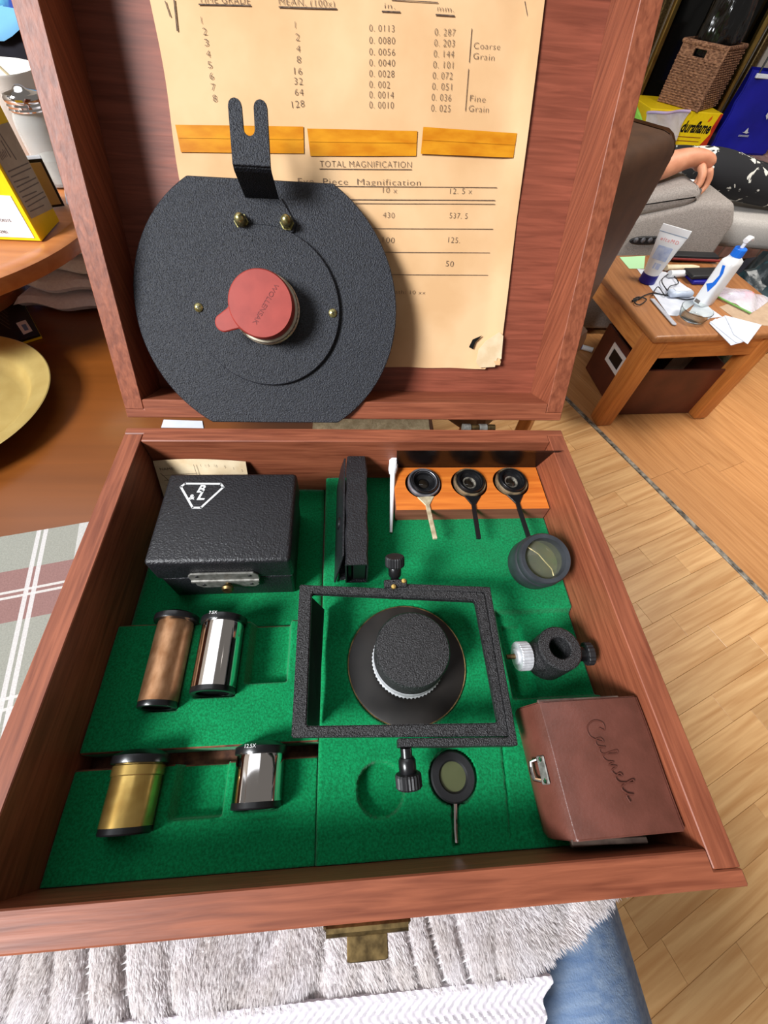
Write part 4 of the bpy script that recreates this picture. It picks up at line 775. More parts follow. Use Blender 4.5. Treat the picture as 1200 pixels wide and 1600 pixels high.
# yellow carton
yb_ = thing('yellow_carton', 'yellow carton with grey printed side and white label on the turntable', 'box', (-0.13, 0.46, T0))
c0 = P(66, 378, T0); c1 = P(94, 346, T0); ex = (c1 - c0); ex.z = 0; wside = ex.length; ex.normalize(); ey = Vector((-ex.y, ex.x, 0)); YH = 0.082
YM = Matrix((ex, ey, Vector((0, 0, 1)))).transposed().to_4x4(); YM.translation = c0          # local x: along printed side, y: away to the left, z up
b = NB(); box(b, (0, 0, 0.0002), (wside, 0.062, YH), 0.0007, YM); ob_ = mk('carton', b, yellow, yb_)
b = NB(); box(b, (0.002, 0.01, YH + 0.0001), (wside - 0.002, 0.06, YH + 0.0015), 0.0004, YM @ tl(0, 0, YH) @ Matrix.Rotation(math.radians(-6), 4, 'Y') @ tl(0, 0, -YH)); mk('top_flap', b, yellow, yb_)
SM = YM @ Matrix(((1, 0, 0, 0), (0, 0, -1, -0.0001), (0, 1, 0, 0), (0, 0, 0, 1)))             # side plane: x along, y up, z outwards
b = NB(); prism(b, [(0.0025, 0.017), (wside - 0.0015, 0.011), (wside - 0.0015, YH - 0.012), (0.0025, YH - 0.008)], 0, 0.0003, SM); sd = mk('side_panel', b, grey_card, ob_)
FMt = YM @ Matrix(((0, 0, -1, -0.0001), (-1, 0, 0, 0), (0, 1, 0, 0), (0, 0, 0, 1)))           # front plane: x to the right end at 0, y up
b = NB(); prism(b, [(-0.060, 0.003), (-0.0045, 0.003), (-0.0045, 0.034), (-0.060, 0.034)], 0, 0.0003, FMt); mk('front_label', b, white_card, ob_)
b = NB(); prism(b, [(-0.060, 0.039), (-0.012, 0.039), (-0.012, 0.054), (-0.060, 0.054)], 0, 0.0003, FMt); mk('front_picture', b, white_card, ob_)
b = NB(); prism(b, [(-0.060, 0.040), (-0.018, 0.040), (-0.018, 0.0425), (-0.022, 0.044), (-0.060, 0.0435)], 0.0003, 0.0005, FMt); mk('red_mark', b, red_print, ob_)
b = NB()
for k in range(9): stroke(b, SM @ tl(0, 0, 0.0003), [(0.006, 0.021 + k * 0.0034), (wside * (0.92 if k % 3 else 0.7), 0.0175 + k * 0.0034)], 0.0008, 0.0001)
stroke(b, SM @ tl(0, 0, 0.0003), [(0.018, 0.064), (0.019, 0.054)], 0.0012, 0.0001); stroke(b, SM @ tl(0, 0, 0.0003), [(0.021, 0.068), (0.0245, 0.051)], 0.0012, 0.0001)
[stroke(b, SM @ tl(0, 0, 0.0003), [(0.0065 + k * 0.0022, 0.0555), (0.0072 + k * 0.0022, 0.0588 + 0.001 * (k % 2))], 0.0008, 0.0001) for k in range(5)]
for k, (s_, l_) in enumerate((('LOT 02', -0.044), ('01-81', -0.036), ('3', -0.052), ('LO38M31B1D0315', -0.028), ('LIN5783', -0.034), ('8LE24D2981', -0.032))): lettering(b, s_, FMt @ tl(l_, 0.0285 - k * 0.0045, 0.0004), None, 0.0022, 0.0001)
mk('carton_print', b, print_grey, ob_)
b = NB()
for k in range(3): stroke(b, SM @ tl(0, 0, 0.0003), [(0.004 + k * 0.0025, 0.073 - k * 0.0005), (0.007 + k * 0.003, 0.064 + k * 0.001)], 0.0016, 0.0001)
mk('spice_picture', b, orange_print, ob_)
# glass shaker
jr = thing('glass_shaker', 'small glass shaker jar with ribbed metal lid behind the yellow carton', 'shaker', (-0.152, 0.585, T0))
M = tl(-0.150, 0.588, T0)
b = NB(); lathe(b, [(0.0145, 0.0005), (0.0172, 0.002), (0.0176, 0.010), (0.0176, 0.044), (0.0165, 0.052), (0.0140, 0.057), (0.0140, 0.062), (0.0128, 0.062), (0.0128, 0.057), (0.0152, 0.051), (0.0163, 0.044), (0.0163, 0.004), (0, 0.003), (0, 0.0005), (0.0145, 0.0005)], 40, M); mk('jar_glass', b, mat('shaker_glass', (236, 238, 236), 0.05, trans=0.75, ior=1.2), jr, True)
b = NB(); lathe(b, [(0, 0.0035), (0.0158, 0.0045), (0.0158, 0.022), (0.012, 0.0235), (0, 0.023)], 32, M); mk('salt', b, salt, jr, True)
b = NB(); lathe(b, [(0, 0.0575), (0.0160, 0.0575), (0.0166, 0.0585), (0.0160, 0.0600), (0.0166, 0.0615), (0.0160, 0.0632), (0.0168, 0.0645), (0.0168, 0.067), (0.0155, 0.069), (0.0060, 0.071), (0.0045, 0.0725), (0.0020, 0.0738), (0, 0.0738)], 40, M); mk('lid', b, chrome, jr, True)
# white bowl with a stick
bw = thing('white_cup', 'white cup holding a thin stick behind the glass shaker', 'cup', (-0.195, 0.636, T0)); M = tl(-0.195, 0.636, T0)
b = NB(); lathe(b, [(0, 0.0005), (0.024, 0.0005), (0.026, 0.004), (0.036, 0.03), (0.041, 0.074), (0.0405, 0.0755), (0.0395, 0.074), (0.0345, 0.032), (0.022, 0.006), (0, 0.005)], 48, M); mk('cup', b, ceramic, bw, True)
solo('wooden_stick', tube(NB(), [PY(40, 150, 0.630), PY(28, 131, 0.627), PY(0, 105, 0.624), PY(-30, 78, 0.62)], 0.0012, 8), mat('pale_stick', (222, 206, 168), 0.7, bump=0.05, bscale=(90, 90, 90)), 'thin pale stick leaning in the white cup', 'stick', (-0.21, 0.63, 0.87), True)
# notepad standing on the turntable
npd = thing('standing_card', 'tan card with black border standing between the carton and the lid', 'card', (-0.105, 0.52, T0))
n0 = P(101, 322, T0 + 0.001); n1 = PY(82, 246, n0.y + 0.005); n2 = PY(50, 252, n0.y + 0.012); nrm = Vector((0.45, -0.89, 0)); NX = Vector((0.89, 0.45, 0))
b = NB(); CMx = Matrix((NX, Vector((0, 0, 1)), Vector((0.45, -0.89, 0)))).transposed().to_4x4(); CMx.translation = n0
hh = n1.z - n0.z; box(b, (-0.045, 0, -0.012), (0, hh, -0.0004), 0.0006, CMx); mk('block', b, white_card, npd)
b = NB(); box(b, (-0.045, 0.0002, -0.0004), (0.0003, hh + 0.0003, 0.0004), 0.0002, CMx); mk('black_border', b, black_card, npd)
b = NB(); box(b, (-0.044, 0.0022, 0.0004), (-0.0018, hh - 0.0020, 0.0008), 0.0002, CMx); mk('tan_face', b, mat('tan_card', (190, 164, 120), 0.7, col2=(182, 156, 112), scale=(50, 50, 50)), npd)
pp = NB(); q = [P(*k, T0 + 0.0003).xy for k in ((95, 262), (104, 318), (118, 330), (122, 300), (112, 262))]; prism(pp, [tuple(v) for v in q], T0 + 0.0002, T0 + 0.0007); solo('white_note', pp, white_paper, 'loose white paper lying by the tan card beside the lid', 'paper', (-0.08, 0.52, T0))
# folded white cloths under the turntable
def folded(label, x, y, z, wx, wy, h, ph):
    def f(s, t):
        dx = 0.004 * math.sin(s * 9 + ph) + 0.003 * math.sin(t * 11 + ph * 2)
        return Vector((x - wx / 2 + wx * s + (0.006 * math.sin(t * 7 + ph) if s < 0.5 else 0), y - wy / 2 + wy * t + 0.004 * math.sin(s * 13 + ph), z + h + 0.0014 * math.sin(s * 8 + t * 5 + ph) - 0.0035 * (1 - sstep(0, 0.09, min(s, 1 - s, t, 1 - t)))))
    t = NB(); n_, m_ = 34, 30; tops = []; bots = []
    for j in range(m_ + 1):
        rt = []; rb = []
        for i in range(n_ + 1):
            q = f(i / n_, j / m_); ed_ = min(i / n_, 1 - i / n_, j / m_, 1 - j / m_); pr = math.sqrt(max(0.0, 1 - (1 - min(1, ed_ / 0.07)) ** 2)); mid = z + h * 0.52 + 0.0012 * math.sin(i * 0.5 + j * 0.3 + ph)
            rt.append(t.verts.new((q.x, q.y, mid + h * 0.44 * pr))); rb.append(rt[-1] if ed_ < 1e-6 else t.verts.new((q.x, q.y, mid - h * 0.44 * pr)))
        tops.append(rt); bots.append(rb)
    for j in range(m_):
        for i in range(n_):
            t.faces.new((tops[j][i], tops[j][i + 1], tops[j + 1][i + 1], tops[j + 1][i])); t.faces.new((bots[j][i], bots[j + 1][i], bots[j + 1][i + 1], bots[j][i + 1]))
    bmesh.ops.recalc_face_normals(t, faces=t.faces)
    solo('folded_cloth', t, cloth_white, label, 'cloth', (x, y, z), True, 'folded white cloths under the turntable')
for k, lab in enumerate(('lowest folded white cloth of the stack, lying on the table', 'second folded white cloth up from the table under the turntable', 'third folded white cloth up from the table under the turntable', 'topmost folded white cloth, just below the turntable rim')):
    folded(lab, -0.128 + 0.004 * (k % 2) + 0.006 * k, 0.553 + 0.006 * k, TZ + 0.0008 + 0.0165 * k, 0.150 - 0.004 * (k % 3), 0.140, 0.0140, k * 1.9)
# black booklet
bk = thing('black_booklet', 'black booklet with yellow underside and a small picture sticker on the table', 'booklet', (-0.19, 0.46, TZ))
q = [P(*k, TZ + 0.005).xy for k in ((62, 522), (29, 531), (-60, 480), (22, 446))]
q = [P(62, 522, TZ + 0.005).xy, P(22, 446, TZ + 0.005).xy, P(-70, 462, TZ + 0.005).xy, P(-62, 560, TZ + 0.005).xy]
b = NB(); prism(b, [tuple(v) for v in q], TZ + 0.0025, TZ + 0.005, None, 0.0003); mk('cover', b, black_card, bk)
b = NB(); prism(b, [tuple(v) for v in q], TZ + 0.0002, TZ + 0.0024, None, 0.0002); mk('yellow_back', b, yellow, bk)
b = NB(); prism(b, [P(*k, TZ + 0.0051).xy.to_tuple() for k in ((25, 505), (40, 500), (51, 517), (37, 523))], TZ + 0.0051, TZ + 0.0053); mk('sticker', b, white_card, bk)
b = NB(); prism(b, [P(*k, TZ + 0.0053).xy.to_tuple() for k in ((33, 508), (40, 506), (45, 515), (39, 517))], TZ + 0.0053, TZ + 0.0054); mk('sticker_picture', b, mat('blue_print', (110, 140, 190), 0.6, bump=0.02, bscale=(90, 90, 90)), bk)
b = NB()
for k in range(5): a_ = P(0, 480 + k * 6, TZ + 0.0051); c_ = P(12 + k, 490 + k * 6, TZ + 0.0051); stroke(b, tl(0, 0, TZ + 0.0051), [a_.xy, c_.xy], 0.0006, 0.0001)
mk('booklet_print', b, print_grey, bk)
# gold plate
M = tl(-0.200, 0.322, TZ); b = NB(); lathe(b, [(0, 0.002), (0.062, 0.002), (0.066, 0.0028), (0.070, 0.0055), (0.0735, 0.0105), (0.0765, 0.0138), (0.080, 0.0150), (0.0925, 0.0188), (0.0932, 0.0184), (0.0925, 0.0176), (0.080, 0.0138), (0.076, 0.0122), (0.071, 0.0050), (0.064, 0.0004), (0, 0.0004)], 96, M)
solo('gold_plate', b, gold_plate, 'round gold card plate on the brown table', 'plate', (-0.2, 0.322, TZ), True)
# chair with clothes at the far end of the table
cb = thing('clothes_chair', 'dark chair back draped with navy and blue cloth beyond the table', 'chair', (-0.42, 1.25, 0))
b = NB(); ztr = PY(8, 34, 1.18).z; box(b, (-0.72, 1.20, 0.42), (-0.20, 1.27, ztr), 0.03, seg=3); box(b, (-0.72, 1.18, 0.38), (-0.20, 1.62, 0.44), 0.02, seg=2); mk('chair_back', b, navy, cb, True)
for x, y in ((-0.7, 1.22), (-0.24, 1.22), (-0.7, 1.58), (-0.24, 1.58)): mk('leg', tube(NB(), [(x, y, 0), (x, y, 0.39)], 0.018, 10), black_soft, cb, True)
b = sheet(lambda s, t: Vector((-0.73 + 0.54 * s, 1.188 + 0.030 * t, ztr - 0.006 + 0.010 * math.sin(PI * t) + 0.012 * math.sin(s * 23 + t * 4))), 30, 10, 0.008); mk('pale_trim', b, sky_cloth, cb, True)
b = sheet(lambda s, t: Vector((-0.73 + 0.54 * s, 1.222 + 0.004 * math.sin(s * 17) + 0.05 * t, ztr + 0.002 + 0.22 * t)), 30, 14, 0.03, (0, 1, 0)); mk('blue_garment', b, blue_cloth, cb, True)

# ================================================================== blanket and lap in front
def furrow(x, y): u = (x / 0.0205 + 0.5 * math.sin(x * 31 + 1) + 0.45 * math.sin(y * 48 + x * 43)) % 1.0; return math.exp(-((u - 0.5) / 0.15) ** 2) * (0.65 + 0.35 * math.sin(x * 83 + y * 60))
def fz(x, y): return 0.6985 - 0.0048 * furrow(x, y) + 0.0012 * math.sin(x * 41 + y * 33) - max(0, -y - 0.03) * 0.35 - max(0, x - 0.22) * 0.12
def fxr(y): return 0.300 - max(0, (-0.012 - y)) * 2.3 - 0.002 * math.sin(y * 700)
bl = thing('fleece_blanket', 'white plush blanket with waffle-knit hem over the lap under the case', 'blanket', (0.1, -0.04, 0.69))
def flp(s, t):
    y = 0.022 - 0.064 * t; x = -0.20 + (fxr(y) + 0.20) * s; return Vector((x, y, fz(x, y)))
mk('plush', sheet(flp, 240, 30, 0.004), fleece_m, bl, True)
vs = []; fs = []
for k in range(52000):
    y = 0.002 - 0.043 * random.random(); x = -0.12 + (fxr(y) + 0.12) * random.random(); z = fz(x, y)
    hgt = random.uniform(0.0014, 0.0026); lx = 0.0010 + 0.0010 * math.sin(x * 60 + y * 50) + random.uniform(-0.0007, 0.0007); ly = -0.0026 + random.uniform(-0.0012, 0.0010); wd = random.uniform(0.00025, 0.0005); a = random.uniform(0, PI)
    dx, dy = wd * math.cos(a), wd * math.sin(a); n = len(vs)
    vs += [(x - dx, y - dy, z - 0.0002), (x + dx, y + dy, z - 0.0002), (x + lx * 0.5 + dx * 0.7, y + ly * 0.5 + dy * 0.7, z + hgt * 0.65), (x + lx * 0.5 - dx * 0.7, y + ly * 0.5 - dy * 0.7, z + hgt * 0.65), (x + lx, y + ly, z + hgt)]
    fs += [(n, n + 1, n + 2, n + 3), (n + 3, n + 2, n + 4)]
me = bpy.data.meshes.new('pile'); me.from_pydata(vs, [], fs); me.update(); mk('pile', me, fleece_t, bl, False, kind='stuff')
def hem(s, t):
    y = -0.0405 - 0.075 * t; xr = fxr(-0.0405) + 0.008 - 0.030 * t + 0.0015 * math.sin(t * 40); x = -0.20 + (xr + 0.20) * s
    return Vector((x, y, 0.6945 - 0.0006 + 0.0007 * math.sin(x * 2 * PI / 0.0042) * math.sin(y * 2 * PI / 0.0042) + 0.003 * (1 - sstep(0, 0.1, t)) - 0.010 * t))
mk('waffle_hem', sheet(hem, 420, 80, 0.003), mat('waffle_knit', (206, 200, 206), 0.95, col2=(190, 184, 190), scale=(300, 300, 300), spec=0.1), bl, True)
def skin_body(name, nodes, edges, root, m, parent=None, sub=2):
    me = bpy.data.meshes.new(name); me.from_pydata([n[:3] for n in nodes], edges, []); me.materials.append(m)
    o = bpy.data.objects.new(name, me); COL.objects.link(o); md = o.modifiers.new('skin', 'SKIN'); md.use_smooth_shade = True
    for i, n in enumerate(nodes):
        sv = me.skin_vertices[0].data[i]; sv.radius = (n[3], n[4] if len(n) > 4 else n[3]); sv.use_root = (i == root)
    s_ = o.modifiers.new('sub', 'SUBSURF'); s_.levels = sub; s_.render_levels = sub
    if parent is not None:
        r = ROOT[parent]; me.transform(Matrix.Translation(-r)); o.parent = parent; ROOT[o] = r
    else: ROOT[o] = Vector((0, 0, 0))
    return o
lap = thing('person', 'seated person seen only as a lap in blue jeans below the case', 'person', (0.14, -0.42, 0.45))
nd = [(0.14, -0.46, 0.56, 0.13, 0.11), (0.235, -0.38, 0.59, 0.092), (0.250, -0.15, 0.598, 0.085), (0.258, 0.08, 0.592, 0.070), (0.262, 0.12, 0.53, 0.062), (0.262, 0.10, 0.30, 0.056), (0.262, 0.08, 0.08, 0.050),
      (0.045, -0.38, 0.58, 0.092), (0.030, -0.15, 0.592, 0.085), (0.022, 0.08, 0.588, 0.070), (0.018, 0.12, 0.53, 0.062), (0.018, 0.10, 0.30, 0.056), (0.018, 0.08, 0.08, 0.050)]
skin_body('jeans', nd, [(0, 1), (1, 2), (2, 3), (3, 4), (4, 5), (5, 6), (0, 7), (7, 8), (8, 9), (9, 10), (10, 11), (11, 12)], 0, denim, lap)
for x in (0.262, 0.018):
    b = NB(); tube(b, [(x, 0.03, 0.045), (x, 0.10, 0.05), (x, 0.17, 0.038), (x, 0.235, 0.028)], [0.036, 0.042, 0.042, 0.026], 14, squash=0.8); mk('shoe', b, black_soft, lap, True)

# ================================================================== the dark chair beside the case
dc = thing('dining_chair', 'dark brown padded chair back rising behind the open lid', 'chair', (0.62, 1.0, 0))
k0 = Vector((0.735, 0.955, 0.77)); k1 = Vector((0.42, 0.665, 0.77)); ax = (k0 - k1); ax.z = 0; ax.normalize(); ay = Vector((-ax.y, ax.x, 0))
KM = Matrix((ax, ay, Vector((0, 0, 1)))).transposed().to_4x4(); KM.translation = Vector((k0.x, k0.y, 0))
bp_ = [(-0.46, 0.36), (-0.10, 0.36), (0.000, 0.66), (0.022, 0.745), (0.022, 0.772), (0.008, 0.790), (-0.03, 0.798), (-0.44, 0.798), (-0.46, 0.78)]
b = NB(); prism(b, bp_, -0.165, 0.0, KM @ Matrix.Rotation(PI / 2, 4, 'X') , 0.03, 4); mk('backrest', b, brown_chair, dc, True)
b = NB(); box(b, (-0.44, -0.02, 0.38), (-0.02, 0.42, 0.45), 0.02, KM, 2); mk('seat', b, brown_chair, dc, True)
for x, y in ((-0.42, 0.02), (-0.06, 0.02), (-0.42, 0.38), (-0.06, 0.38)):
    b = NB(); box(b, (x - 0.018, y - 0.018, 0), (x + 0.018, y + 0.018, 0.385), 0.003, KM); mk('leg', b, end_wood, dc)

# ================================================================== end table and the things on it
EA = math.radians(5.5); EM_ = tl(1.018, 1.060, 0) @ Matrix.Rotation(EA, 4, 'Z'); EH = 0.352; EW, ED = 0.44, 0.47
et = thing('end_table', 'honey oak end table standing on the warm oak floor before the recliner', 'table', (1.24, 1.3, 0))
b = NB(); box(b, (-0.008, -0.010, EH - 0.022), (EW + 0.06, ED, EH), 0.008, EM_, 3); mk('table_top', b, end_top, et, True)
LG = 0.056
for x, y, m_ in ((0, 0, 0), (EW - LG, 0, 0), (0, ED - LG, 0), (EW - LG, ED - LG, 0)):
    b = NB(); box(b, (x, y, 0), (x + LG, y + LG, EH - 0.0225), 0.009 if x else 0.004, EM_, 2); mk('leg', b, end_wood, et, True)
b = NB(); box(b, (LG, 0.006, EH - 0.085), (EW - LG, 0.026, EH - 0.0225), 0.002, EM_); mk('apron', b, end_wood_x, et)
b = NB(); box(b, (0.006, LG, EH - 0.085), (0.026, ED - LG, EH - 0.0225), 0.002, EM_); mk('apron', b, wood('honey_oak_along', (216, 148, 80), (182, 112, 52), 1, fine=110, coat=0.3, bump=0.08), et)
b = NB(); box(b, (EW - 0.026, LG, EH - 0.085), (EW - 0.006, ED - LG, EH - 0.0225), 0.002, EM_); mk('apron', b, end_wood_x, et)
# storage bin under it
bn = thing('storage_bin', 'dark red brown storage bin with white label holder under the end table', 'bin', (1.25, 1.25, 0)); BM = tl(1.100, 1.118, 0) @ Matrix.Rotation(math.radians(2.5), 4, 'Z')
BWd, BDp, BHt = 0.315, 0.27, 0.190; th_ = 0.008
b = NB()
for a, c in (((0, 0, 0.001), (BWd, th_, BHt)), ((0, BDp - th_, 0.001), (BWd, BDp, BHt)), ((0, th_, 0.001), (th_, BDp - th_, BHt)), ((BWd - th_, th_, 0.001), (BWd, BDp - th_, BHt)), ((th_, th_, 0.001), (BWd - th_, BDp - th_, 0.008))): box(b, a, c, 0.0015, BM)
mk('bin_walls', b, bin_m, bn)
LBM = BM @ Matrix(((0, 0, -1, -0.0005), (-1, 0, 0, 0), (0, 1, 0, 0), (0, 0, 0, 1)))
b = NB()
for a, c in (((-0.19, 0.098), (-0.175, 0.168)), ((-0.105, 0.098), (-0.09, 0.168)), ((-0.175, 0.098), (-0.105, 0.112)), ((-0.175, 0.154), (-0.105, 0.168))): box(b, a + (0,), c + (0.003,), 0.0005, LBM)
mk('label_holder', b, white_pl, bn)
b = NB(); box(b, (-0.175, 0.112, 0), (-0.105, 0.154, 0.001), 0, LBM); mk('label_slot', b, black_card, bn)
for k, (x0, lab) in enumerate(((0.20, 'tan folder corner standing in the dark bin, nearer the front table leg'), (0.262, 'tan folder corner standing in the dark bin beside the second table leg'))):
    b = NB(); box(b, (x0 - 0.03, 0.10 + k * 0.03, 0.0085), (x0 + 0.02, 0.101 + k * 0.03, 0.225 - k * 0.01), 0, BM @ tl(x0, 0.1, 0.1) @ Matrix.Rotation(0.15, 4, 'Y') @ tl(-x0, -0.1, -0.1)); solo('folder', b, kraft, lab, 'folder', BM @ Vector((x0, 0.1, 0.009)))
ZT_ = EH + 0.0003
# papers first
def flat(name, px, z, m, label, cat, th=0.0006):
    b = NB(); prism(b, [P(x, y, z).xy.to_tuple() for x, y in px], z, z + th); c = P(*px[0], z); return solo(name, b, m, label, cat, c)
flat('mint_paper', ((968, 402), (1008, 400), (1006, 420), (983, 420)), ZT_, mint, 'mint green paper slip at the back corner of the end table', 'paper')
flat('white_paper', ((995, 420), (1040, 425), (1075, 450), (1060, 470), (1020, 455)), ZT_, white_paper, 'white folded paper sheet under the cables on the end table', 'paper')
flat('white_paper', ((1021, 460), (1060, 445), (1092, 470), (1058, 494), (1045, 493)), ZT_ + 0.0012, white_paper, 'white paper sheet behind the nail file on the end table', 'paper')
flat('white_paper', ((1075, 490), (1090, 468), (1128, 495), (1105, 498)), ZT_, white_paper, 'white paper under the glass dish and pump bottle', 'paper')
flat('kraft_sheet', ((1124, 480), (1160, 466), (1215, 470), (1215, 510), (1160, 507)), ZT_, kraft, 'brown kraft paper sheet under the clear zip bag', 'paper')
ev = []
for k, (px, lab) in enumerate(((((1108, 505), (1118, 498), (1164, 534), (1142, 540)), 'white envelope at the bottom of the fan over the table edge'), (((1109, 503), (1132, 494), (1170, 532), (1150, 536)), 'white envelope in the middle of the fan over the table edge'), (((1132, 493), (1190, 508), (1168, 538), (1146, 523)), 'white envelope on top of the fan over the table edge'))):
    flat('envelope', px, ZT_ + 0.0016 + 0.0014 * k, white_paper, lab, 'envelope', 0.001)['group'] = 'envelopes over the table edge'
# hand cream tube standing on its cap
hc = thing('hand_cream', 'white squeeze tube standing on its navy cap on the end table', 'tube', P(1009, 441, ZT_)); o = P(1010, 440, ZT_); M = tl(o.x, o.y, ZT_)
b = NB(); lathe(b, [(0, 0), (0.024, 0), (0.0255, 0.002), (0.0245, 0.026), (0.022, 0.028), (0, 0.028)], 32, M); mk('cap', b, navy_cap, hc, True)
t = NB(); rows = []; face = (CAM - o); face.z = 0; face.normalize(); sd_ = Vector((-face.y, face.x, 0))
for k in range(11):
    f = k / 10; a = 0.0235 + 0.0165 * f; c = 0.0235 * (1 - f) ** 0.8 + 0.0012; z = ZT_ + 0.028 + 0.108 * f
    rows.append([t.verts.new(Vector((o.x, o.y, z)) + sd_ * a * math.cos(2 * PI * q / 28) + face * c * math.sin(2 * PI * q / 28)) for q in range(28)])
for A, B_ in zip(rows, rows[1:]):
    for q in range(28): t.faces.new((A[q], A[(q + 1) % 28], B_[(q + 1) % 28], B_[q]))
t.faces.new(rows[0]); t.faces.new(rows[-1]); bmesh.ops.recalc_face_normals(t, faces=t.faces); mk('tube_body', t, white_pl, hc, True)
TB = Matrix((sd_, Vector((0, 0, 1)), face)).transposed().to_4x4(); TB.translation = Vector((o.x, o.y, ZT_ + 0.136))
b = NB(); box(b, (-0.041, 0, -0.0014), (0.041, 0.020, 0.0014), 0.0005, TB); mk('crimped_end', b, white_pl, hc)
b = NB(); box(b, (-0.040, 0.0005, -0.0018), (0.040, 0.0025, 0.0018), 0, TB); mk('crimp_line', b, mat('pale_blue_grey', (150, 168, 190), 0.5, bump=0.02, bscale=(60, 60, 60)), hc)
bl_t = mat('tube_blue_print', (170, 188, 226), 0.4, col2=(206, 216, 238), scale=(70, 70, 70)); tilt = math.atan2(0.0215, 0.108)
LB = TB @ tl(0, -0.004, 0.0056) @ Matrix.Rotation(-tilt * 0.9, 4, 'X')
b = NB(); lettering(b, 'eltaMD', LB @ tl(0, -0.014, 0), 0.052, 0.009, 0.0001, space=1.3); mk('tube_lettering', b, mat('coral_print', (226, 130, 130), 0.5, bump=0.02, bscale=(60, 60, 60)), hc)
b = NB(); box(b, (-0.022, -0.062, 0), (0.020, -0.026, 0.0004), 0, LB); box(b, (-0.006, -0.086, 0), (0.013, -0.070, 0.0004), 0, LB); mk('tube_panel', b, bl_t, hc)
# pump bottle
pb = thing('pump_bottle', 'white pump bottle with blue collar on the end table', 'bottle', P(1095, 473, ZT_)); o = P(1097, 474, ZT_); pa = math.radians(25)
M = tl(o.x, o.y, ZT_) @ Matrix.Rotation(pa, 4, 'Z')
t = NB(); rows = []
for (z, s_) in ((0, 0.92), (0.003, 1), (0.118, 1), (0.126, 0.96), (0.132, 0.82), (0.136, 0.55), (0.138, 0.42)):
    row = []
    for q in range(32):
        a = 2 * PI * q / 32; ca, sa = math.cos(a), math.sin(a); e_ = 0.45; blend = 1 if s_ > 0.9 else 0
        x = math.copysign(abs(ca) ** (e_ if blend else 0.9), ca) * 0.030 * s_; y = math.copysign(abs(sa) ** (e_ if blend else 0.9), sa) * (0.021 * s_ if s_ > 0.6 else 0.030 * s_); row.append(t.verts.new((x, y, z)))
    rows.append(row)
for A, B_ in zip(rows, rows[1:]):
    for q in range(32): t.faces.new((A[q], A[(q + 1) % 32], B_[(q + 1) % 32], B_[q]))
t.faces.new(rows[0]); t.faces.new(rows[-1]); bmesh.ops.recalc_face_normals(t, faces=t.faces); b = NB(); merge(b, t, M); mk('bottle_body', b, white_pl, pb, True)
b = NB(); lathe(b, [(0.0125, 0.137), (0.0165, 0.138), (0.0165, 0.156), (0.0150, 0.158), (0.0060, 0.159), (0, 0.159)], 36, M, ((1, 2), 0.03)); mk('collar', b, blue_cap, pb)
b = NB(); tube(b, [M @ Vector(p) for p in ((0, 0, 0.158), (0.001, 0, 0.178))], 0.0050, 14); tube(b, [M @ Vector(p) for p in ((-0.009, -0.002, 0.178), (0.004, 0, 0.182), (0.020, 0.0, 0.180), (0.030, 0, 0.174))], [0.0075, 0.0085, 0.0055, 0.0040], 14, squash=0.8); mk('pump_head', b, white_pl, pb, True)
FB = M @ Matrix(((0, 0, -1, -0.0302), (-1, 0, 0, 0), (0, 1, 0, 0), (0, 0, 0, 1)))
b = NB(); prism(b, [(-0.012, 0.060), (0.006, 0.044), (0.013, 0.070), (0.012, 0.100), (0.004, 0.118), (-0.004, 0.116), (0.006, 0.092), (0.002, 0.070)], 0, 0.0004, FB); mk('blue_swirl', b, blue_cap, pb)
b = NB(); box(b, (-0.012, 0.006, 0), (0.004, 0.016, 0.0003), 0, FB); mk('label_print', b, print_grey, pb)
# glass dish
ds = thing('glass_dish', 'small clear glass dish at the front of the end table', 'dish', P(1082, 494, ZT_)); o = P(1083, 493, ZT_ + 0.01)
b = NB(); lathe(b, [(0, 0.0005), (0.030, 0.0005), (0.036, 0.004), (0.043, 0.022), (0.0445, 0.030), (0.043, 0.0305), (0.041, 0.022), (0.034, 0.0065), (0, 0.004)], 56, tl(o.x, o.y, ZT_)); mk('dish', b, glass, ds, True)
# nail file
fa = P(1019, 467, ZT_ + 0.003); fb_ = P(1053, 506, ZT_ + 0.003); d = (fb_ - fa).xy; d.normalize(); n = Vector((-d.y, d.x)) * 0.007; pts = [fa.xy - n, fb_.xy - n]
for k in range(1, 8): a = PI * k / 8; pts.append(fb_.xy - n * math.cos(a) + d * 0.007 * math.sin(a))
pts += [fb_.xy + n, fa.xy + n]; b = NB(); prism(b, [tuple(v) for v in pts], ZT_ + 0.0022, ZT_ + 0.0044, None, 0.0003); solo('nail_file', b, mat('emery_grey', (176, 176, 182), 0.7, col2=(156, 156, 164), scale=(300, 300, 300)), 'grey nail file lying along the left of the glass dish', 'file', fa)
